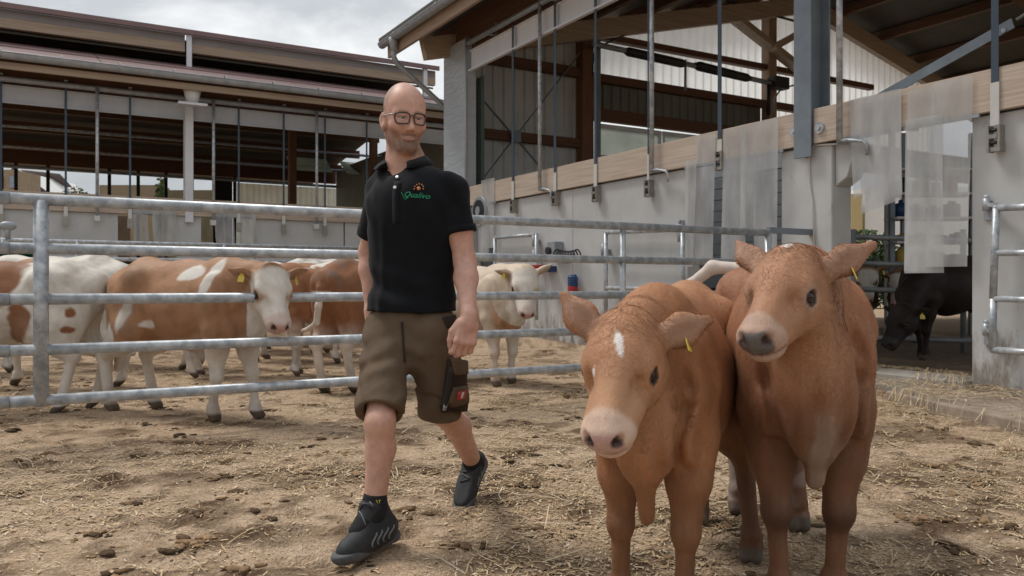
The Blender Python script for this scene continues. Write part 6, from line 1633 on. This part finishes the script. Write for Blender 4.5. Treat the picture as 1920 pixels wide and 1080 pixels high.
# shirt
Sh = Solid()
TS(Sh, chest + tz * 0.03, chest - tz * 0.10, 0.121, 0.116, 1.46, 0.06)
TS(Sh, chest - tz * 0.10, waist, 0.116, 0.111, 1.38, 0.06); TS(Sh, waist, hip, 0.111, 0.122, 1.42, 0.06); TS(Sh, hip, hip - tz * 0.15, 0.123, 0.128, 1.46, 0.03)
Sh.rc(neck_b - tz * 0.042, shR + tz * 0.003, 0.064, 0.056, 0.05); Sh.rc(neck_b - tz * 0.042, shL + tz * 0.003, 0.064, 0.056, 0.05)
Sh.ell(chest + tf * 0.05 + tz * 0.0, (0.075, 0.15, 0.11), 0.08, R=TR)
NS = []
for sh, el, tt in ((shR, elR, 0.74), (shL, elL, 0.60)):
    e_ = sh + (el - sh) * tt
    S2 = Solid(); d_ = unit(el - sh)
    NS.append((sh, el, tt, d_))
    Sh.rcc(sh, e_, 0.056, 0.063, 0.04)
# flat sleeve ends and hem
for sh, el, tt, d_ in NS:
    e_ = sh + (el - sh) * tt
    ctr_ = e_ + d_ * 0.05
    R_ = np.array([unit(np.cross(d_, (0.3, 1, 0.1))), unit(np.cross(d_, np.cross(d_, (0.3, 1, 0.1)))), d_])

hem_n = np.array((0.0, 0, -1.0))
Sh.cut(A_(772, 586, 3.12), hem_n)
Sh.ell(neck_b + tf * 0.085 + tz * 0.02, (0.07, 0.034, 0.085), 0.01, 'sub', R=TR)
Sh.rc(neck_b + tz * 0.03, neck_b + tz * 0.2, 0.060, 0.075, 0.01, 'sub')
def shirt_folds(X, Y, Z):
    p = np.stack([X, Y, Z], -1) - chest
    l = p @ tl_; z = p[..., 2]; f = p @ tf
    w = 0.017 * (fbm(l * 9 + z * 3, f * 6, z * 3.2 - l * 4, 21, 3) - 0.5)
    w = w + 0.006 * np.exp(-((z + 0.32) / 0.10) ** 2) * np.sin(z * 58 + l * 16 + 4 * vnoise(l * 7, f * 7, z * 5, 6))
    w = w + 0.005 * np.exp(-((l + 0.075 - 0.1 * (z + 0.2)) / 0.018) ** 2) * sstep(0.02, -0.12, z) * -1
    w = w + 0.0045 * np.sin((l * 0.9 + z * 0.6) * 70 + 3 * vnoise(l * 8, f * 8, z * 8, 2)) * np.exp(-((np.abs(l) - 0.17) / 0.05) ** 2) * sstep(-0.16, 0.0, z)
    return w
Sh.disp(shirt_folds)
V, F = Sh.mesh(0.0058)
shirt = link(np_mesh('polo_shirt', V, F, shirt_m), 'polo_shirt', man)
bv = BVHTree.FromPolygons([Vector(p) for p in V], [tuple(int(i) for i in f) for f in F])
def on_shirt(l, z, lift=0.002):
    for jit in (0, 0.0007, -0.0007, 0.0015, -0.0015, 0.003):
        o_ = Vector(chest + tl_ * (l + jit) + tz * (z + jit * 0.7) + tf * 0.5)
        h = bv.ray_cast(o_, Vector(-tf))
        if h[0] is not None and (h[0] - o_).length < 0.48: break
    return (h[0] + h[1] * lift, h[1]) if h[0] is not None else (o_ - Vector(tf) * 0.36, Vector(tf))
# sleeve cuffs and hem bands
for sh, el, tt, d_ in NS:
    e_ = sh + (el - sh) * tt
    x_ = unit(np.cross(d_, (0, 1.0, 0.2))); y_ = np.cross(d_, x_); m = MB(); n_ = 28
    rg_ = []
    for o_, r_ in ((-0.026, 0.0635), (-0.026, 0.0662), (0.0, 0.0660), (0.001, 0.057), (-0.026, 0.057)):
        rg_.append([tuple(e_ + d_ * o_ + (x_ * math.cos(2 * math.pi * i / n_) + y_ * math.sin(2 * math.pi * i / n_)) * r_) for i in range(n_)])
    m.add([p for r_ in rg_ for p in r_], [(a * n_ + i, a * n_ + (i + 1) % n_, (a + 1) * n_ + (i + 1) % n_, (a + 1) * n_ + i) for a in range(4) for i in range(n_)], True)
    m.build('sleeve_cuff', shirt_m, man)
# collar
for y in (1, -1):
    m = MB(); vs_ = []; n_ = 16
    for i in range(n_ + 1):
        t = i / n_; a = math.radians(180 - 148 * t) * 1.0
        dr = tf * math.cos(a) + tl_ * math.sin(a) * y
        fr = t ** 1.5
        top = neck_b + dr * (0.072 + 0.010 * fr) + tz * (0.066 - 0.060 * fr) + tf * (0.022 * fr)
        low = neck_b + dr * (0.100 + 0.032 * fr) + tz * (0.022 - 0.050 * fr) + tf * 0.022 * fr
        midp = (top + low) / 2 + dr * 0.006
        for p in (top - dr * 0.005 - tz * 0.035, top, midp, low, low - dr * 0.006 - tz * 0.001, top - dr * 0.004 - tz * 0.02): vs_.append(tuple(p))
    m.add(vs_, [(6 * i + j, 6 * i + j + 1, 6 * i + 7 + j, 6 * i + 6 + j) for i in range(n_) for j in range(5)] + [(0, 1, 2, 3, 4, 5), tuple(6 * n_ + k for k in (5, 4, 3, 2, 1, 0))], True)
    o = m.build('collar', shirt_m, man)
# placket and buttons
m = MB(); vs_ = []
ls = [-0.020, 0.012]
for i in range(14):
    z = 0.095 - 0.165 * i / 13
    l0 = -0.012 + 0.004 * i / 13
    for l in (l0 - 0.017, l0 + 0.017): vs_.append(tuple(on_shirt(l, z, 0.0012)[0]))
m.add(vs_, [(2 * i, 2 * i + 2, 2 * i + 3, 2 * i + 1) for i in range(13)], True)
o = m.build('placket', shirt_m, man); so = o.modifiers.new('thick', 'SOLIDIFY'); so.thickness = 0.0015; so.offset = -1
for u, v in ((738, 315), (745, 333), (741, 352)):
    p_ = A_(u, v, 3.08); d = p_ - chest
    l = d @ tl_; z = d[2]
    # refine along the view ray
    c_ = Vector((0, 0, CAM_H)); dr = (Vector(A_(u, v, 3.2)) - c_).normalized(); h = bv.ray_cast(c_, dr)
    if h[0] is None: h = (Vector(p_), Vector(tf))
    n_ = h[1]; p0 = h[0]
    MB().tube([p0 + n_ * 0.001, p0 + n_ * 0.0065], [0.0068, 0.006], 14).build('button', btn_m, man)
# embroidered badge on the chest
def text_mesh(body_, size, shear=0.0):
    cu = bpy.data.curves.new('t', 'FONT'); cu.body = body_; cu.size = size; cu.shear = shear; cu.resolution_u = 2; cu.align_x = 'CENTER';
    ob = bpy.data.objects.new('t', cu); COL.objects.link(ob)
    dg = bpy.context.evaluated_depsgraph_get(); me_ = bpy.data.meshes.new_from_object(ob.evaluated_get(dg))
    vs_ = [v.co.copy() for v in me_.vertices]; fs_ = [tuple(p.vertices) for p in me_.polygons]
    bpy.data.objects.remove(ob); bpy.data.curves.remove(cu); bpy.data.meshes.remove(me_)
    return vs_, fs_
c_ = Vector((0, 0, CAM_H)); h = bv.ray_cast(c_, (Vector(A_(780, 368, 3.2)) - c_).normalized())
if h[0] is not None:
    d = np.array(h[0]) - chest; bl, bz = d @ tl_, d[2]
    tv, tfc = text_mesh('Qualivo', 0.030, 0.35)
    ca, sa = math.cos(-0.10), math.sin(-0.10)
    m = MB(); m.add([tuple(on_shirt(bl + (p.x * ca - p.y * sa) * 1.0, bz + p.x * sa + p.y * ca - 0.006, 0.0035)[0]) for p in tv], tfc)
    badge = m.build('badge_lettering', green_m, man)
    sw_ = []
    for i in range(14):
        t = i / 13; sw_.append(on_shirt(bl - 0.058 + 0.045 * t, bz + 0.004 + 0.011 * math.cos(t * 7.5) - 0.010 * t, 0.003)[0])
    sw_ = [p for p in sw_ if (p - h[0]).length < 0.1]
    MB().tube(sw_, 0.0009, 5).build('flourish', green_m, man)
    m = MB()
    for i in range(7):
        a = math.radians(-8 + 33 * i); p_ = on_shirt(bl + 0.008 + 0.0165 * math.cos(a), bz + 0.030 + 0.0165 * math.sin(a), 0.0025)[0]
        m.ball(p_, 0.0027, 8, 5)
    p_ = on_shirt(bl + 0.008, bz + 0.029, 0.0025)[0]; m.ball(p_, 0.0075, 10, 6)
    m.build('badge_sun', orange_m, man)

# shorts
St = Solid()
TS(St, hip + tz * 0.03, pel, 0.106, 0.110, 1.36, 0.05)
hemR, hemL = A_(713, 776, 3.04), A_(828, 776, 3.30)
St.rcc(hpR + tz * 0.0 + np.array((0.008, 0, 0)), hemR, 0.094, 0.094, 0.03)
St.rcc(hpL + tz * 0.0, hemL, 0.098, 0.094, 0.03)
dR = unit(hemR - hpR); dL = unit(hemL - hpL)
for hp_, hm, d_ in ((hpR, hemR, dR), (hpL, hemL, dL)):
    x_ = unit(np.cross(d_, (0, 1, 0))); R_ = np.array([x_, np.cross(d_, x_), d_])

St.rc(hemR - dR * 0.05, hemR + dR * 0.12, 0.056, 0.062, 0.003, 'sub'); St.rc(hemL - dL * 0.05, hemL + dL * 0.12, 0.070, 0.076, 0.003, 'sub')
St.cut(hip + tz * 0.012, (0, 0, 1.0))
def shorts_folds(X, Y, Z):
    p = np.stack([X, Y, Z], -1) - pel
    l = p @ tl_; z = p[..., 2]; f = p @ tf
    w = 0.020 * (fbm(l * 9 + z * 4, f * 6, z * 9 - l * 7, 31, 4) - 0.5)
    w = w + 0.004 * np.exp(-((z + 0.02) / 0.11) ** 2) * np.sin((z * 0.9 + np.abs(l) * 0.55) * 75 + 4 * vnoise(l * 6, f * 6, z * 6, 5)) * (l < 0.1)
    r_ = np.abs(fbm(l * 4.5 + z * 5 + 3, f * 4, z * 2.2 - l * 4, 91, 2) - 0.5) * 2
    w = w + 0.010 * np.exp(-(r_ / 0.10) ** 2) * sstep(0.06, -0.04, z)
    w = w * (1 - 0.6 * sstep(-0.22, -0.33, z))
    w = w + 0.002 * sstep(-0.10, -0.22, z) * np.sin((z - 0.25 * l) * 62 + 5 * vnoise(l * 5, f * 5, z * 5, 15))
    return w
St.disp(shorts_folds)
V, F = St.mesh(0.0062)
shorts = link(np_mesh('cargo_shorts', V, F, shorts_m), 'cargo_shorts', man)
bs_ = BVHTree.FromPolygons([Vector(p) for p in V], [tuple(int(i) for i in f) for f in F])
def hit(u, v, tree=bs_, lift=0.003, Y=3.2):
    c_ = Vector((0, 0, CAM_H)); dr = (Vector(A_(u, v, Y)) - c_).normalized(); h = tree.ray_cast(c_, dr)
    return (h[0] + h[1] * lift, h[1]) if h[0] is not None else (None, None)
def patch(name, uvs, m_, thick, parent=man, lift=0.002, nsub=5):
    """a sewn-on piece: quad grid draped on the shorts (corners given clockwise), with thickness"""
    vs_ = []; ok = True
    for j in range(nsub + 1):
        for i in range(nsub + 1):
            s_, t = i / nsub, j / nsub
            u = (uvs[0][0] * (1 - s_) + uvs[1][0] * s_) * (1 - t) + (uvs[3][0] * (1 - s_) + uvs[2][0] * s_) * t
            v = (uvs[0][1] * (1 - s_) + uvs[1][1] * s_) * (1 - t) + (uvs[3][1] * (1 - s_) + uvs[2][1] * s_) * t
            p, n_ = hit(u, v)
            if p is None:
                for back in range(1, 40):
                    p, n_ = hit(u - back, v)
                    if p is not None:
                        p = p + Vector((0, 0.004 * back * 0.5, 0)); break
            if p is None: return None
            vs_.append(p + n_ * lift)
    m = MB(); m.add(vs_, [(j * (nsub + 1) + i, (j + 1) * (nsub + 1) + i, (j + 1) * (nsub + 1) + i + 1, j * (nsub + 1) + i + 1) for j in range(nsub) for i in range(nsub)], True)
    o = m.build(name, m_, parent); so = o.modifiers.new('thick', 'SOLIDIFY'); so.thickness = thick; so.offset = 1.0
    return o
cp = patch('cargo_pocket', ((838, 672), (876, 684), (868, 768), (826, 770)), shorts_dk, 0.016, nsub=7)
patch('pocket_flap', ((838, 668), (878, 680), (876, 702), (846, 700)), shorts_m, 0.006, lift=0.017, parent=cp or man)
patch('pocket_front', ((845, 722), (874, 720), (868, 756), (836, 756)), shorts_m, 0.005, lift=0.017, parent=cp or man)
patch('zip', ((838, 684), (846, 684), (834, 762), (826, 762)), black_m, 0.004, lift=0.018, parent=cp or man)
patch('zip_pull', ((828, 748), (834, 748), (832, 764), (827, 764)), galv_dull, 0.004, lift=0.023, parent=cp or man, nsub=2)
rp = patch('red_label', ((850, 732), (863, 731), (862, 746), (849, 747)), red_m, 0.002, lift=0.023, parent=cp or man, nsub=2)
patch('label_emblem', ((856, 734), (859, 734), (857, 744), (854, 744)), white_pl, 0.001, lift=0.0255, parent=cp or man, nsub=2)
patch('side_pocket', ((828, 596), (858, 590), (856, 612), (838, 616)), shorts_dk, 0.002, lift=0.001)
patch('fly_seam', ((752, 604), (756, 604), (760, 680), (757, 680)), shorts_dk, 0.0015, lift=0.0005)
# hems
for hm, d_, r_ in ((hemR, dR, 0.0945), (hemL, dL, 0.099)):
    pass
# socks and shoes
for an, ft, nm in ((anR, footR, 0), (anL, footL, 1)):
    kn = (knR, knL)[nm]
    up_ = unit(kn - an)
    so = Solid(); so.rc(an + up_ * 0.062, an - up_ * 0.03, 0.042, 0.042, 0.02); so.rc(an, an * 0.5 + ft * 0.5, 0.043, 0.036, 0.03)
    so.cut(an + up_ * 0.055, up_)
    V, F = so.mesh(0.005); sk_ = link(np_mesh('sock', V, F, sock_m), 'sock', man)
    x_ = unit(np.cross(up_, (0, -1.0, 0)))
    cc0 = an + up_ * 0.028 + np.array((0.012 if nm == 0 else 0.016, -0.0435, 0))
    m = MB()
    tv, tfc = text_mesh('CAT', 0.017)
    m.add([tuple(cc0 + np.array((p.x, 0, p.z)) + np.array((0, 0, p.y)) + np.array((0, 2.6 * p.x * p.x, 0))) for p in tv], tfc)
    m.build('sock_lettering', yellow_m, sk_)
    # foot frame
    if nm == 0:
        fd = unit((ft - an) * np.array((1, 1, 0))); heel = an - fd * 0.055; heel[2] = 0.02
        heel = np.array((anR[0] + 0.045, anR[1] + 0.055, 0.045)); toe = np.array((footR[0] + 0.02, footR[1] + 0.02, 0.035))
    else:
        heel = A_(899, 872, 3.83) ; toe = np.array((footL[0] + 0.0, footL[1] - 0.01, 0.045))
    fd = unit(toe - heel); fl_ = unit(np.cross((0, 0, 1.0), fd)); fu = np.cross(fd, fl_)
    if nm == 1 and fu[2] < 0: fu = -fu
    FRM = np.array([fd, fl_, fu]); L = 0.295
    G = lambda a, b, c: heel + fd * a + fl_ * b + fu * c
    sl_ = Solid()
    for a, w, z in ((0.0, 0.034, 0.0), (0.07, 0.033, 0.0), (0.15, 0.036, 0.0), (0.205, 0.043, 0.004), (0.245, 0.036, 0.014)):
        sl_.ell(G(a, 0, -0.005 + z * 0.8), (0.054, w + 0.004, 0.032), 0.03, R=FRM)
    sl_.box(G(0.11, 0, -0.070), (0.3, 0.1, 0.045), 0.002, 0.006, 'sub', R=FRM)
    sl_.box(G(0.11, 0, 0.067), (0.3, 0.1, 0.05), 0.002, 0.006, 'sub', R=FRM)
    for i in range(13):
        sl_.box(G(-0.04 + 0.026 * i, 0, -0.026), (0.004, 0.08, 0.005), 0.001, 0.003, 'sub', R=FRM)
    V, F = sl_.mesh(0.0042)
    shoe = None
    up2 = Solid()
    up2.ell(G(0.01, 0, 0.030), (0.044, 0.034, 0.045), 0.03, R=FRM)
    up2.rc(G(0.02, 0, 0.055), an + up_ * 0.012, 0.038, 0.046, 0.03)
    up2.rc(G(0.05, 0, 0.040), G(0.15, 0, 0.030), 0.037, 0.034, 0.03)
    up2.rc(an + fd * 0.035, G(0.16, 0, 0.035), 0.036, 0.030, 0.03)
    up2.ell(G(0.205, 0, 0.014), (0.068, 0.045, 0.046), 0.03, R=FRM)
    up2.ell(G(0.10, 0, 0.02), (0.11, 0.042, 0.05), 0.04, R=FRM)
    up2.rc(an + up_ * 0.0, an + up_ * 0.2, 0.036, 0.040, 0.008, 'sub')
    up2.rc(an + fd * 0.04 + up_ * 0.02, an + fd * 0.055 + up_ * 0.045, 0.016, 0.012, 0.02)
    up2.cut(an + up_ * 0.03, up_)
    V2, F2 = up2.mesh(0.0045)
    shoe = link(np_mesh('shoe', V2, F2, shoe_m), 'shoe', man)
    link(np_mesh('sole', V, F, sole_m), 'sole', shoe)
    bt = BVHTree.FromPolygons([Vector(p) for p in V2], [tuple(int(i) for i in f) for f in F2])
    def on_shoe(a, side, c, lift=0.001):
        o_ = Vector(G(a, 0.15 * side, c)); h = bt.ray_cast(o_, Vector(-fl_ * side)); return h[0] + h[1] * lift if h[0] is not None else None
    for side in (1, -1):
        for k in range(4):
            a0 = 0.055 + 0.032 * k
            pts = [on_shoe(a0 + 0.012 * math.sin(t * 6) - 0.02 * t, side, 0.012 + 0.05 * t) for t in np.linspace(0, 0.85, 7)]
            pts = [p for p in pts if p is not None]
            if len(pts) > 2: MB().tube(pts, 0.0038, 6).build('overlay_band', shoe_g, shoe)
    def on_top(a, b):
        o_ = Vector(G(a, b, 0.3)); h = bt.ray_cast(o_, Vector(-fu)); return h[0] + h[1] * 0.002 if h[0] is not None else None
    for k in range(5):
        a = 0.085 + 0.02 * k
        pts = [on_top(a + 0.012 * (i % 2 == 0) * 0 + 0.008 * b / 0.02 * (1 if k % 2 else -1), b) for i, b in enumerate((-0.02, -0.01, 0.0, 0.01, 0.02))]
        pts = [p for p in pts if p is not None]
        if len(pts) > 2: MB().tube(pts, 0.0026, 6).build('lace', shoe_g if k % 2 else black_m, shoe)
    tcap = [on_top(0.215, b) for b in (-0.034, -0.02, 0, 0.02, 0.034)]
    tcap = [p for p in tcap if p is not None]
    pts = [on_shoe(0.20 + 0.0 * t, 1, 0.004) for t in (0,)]
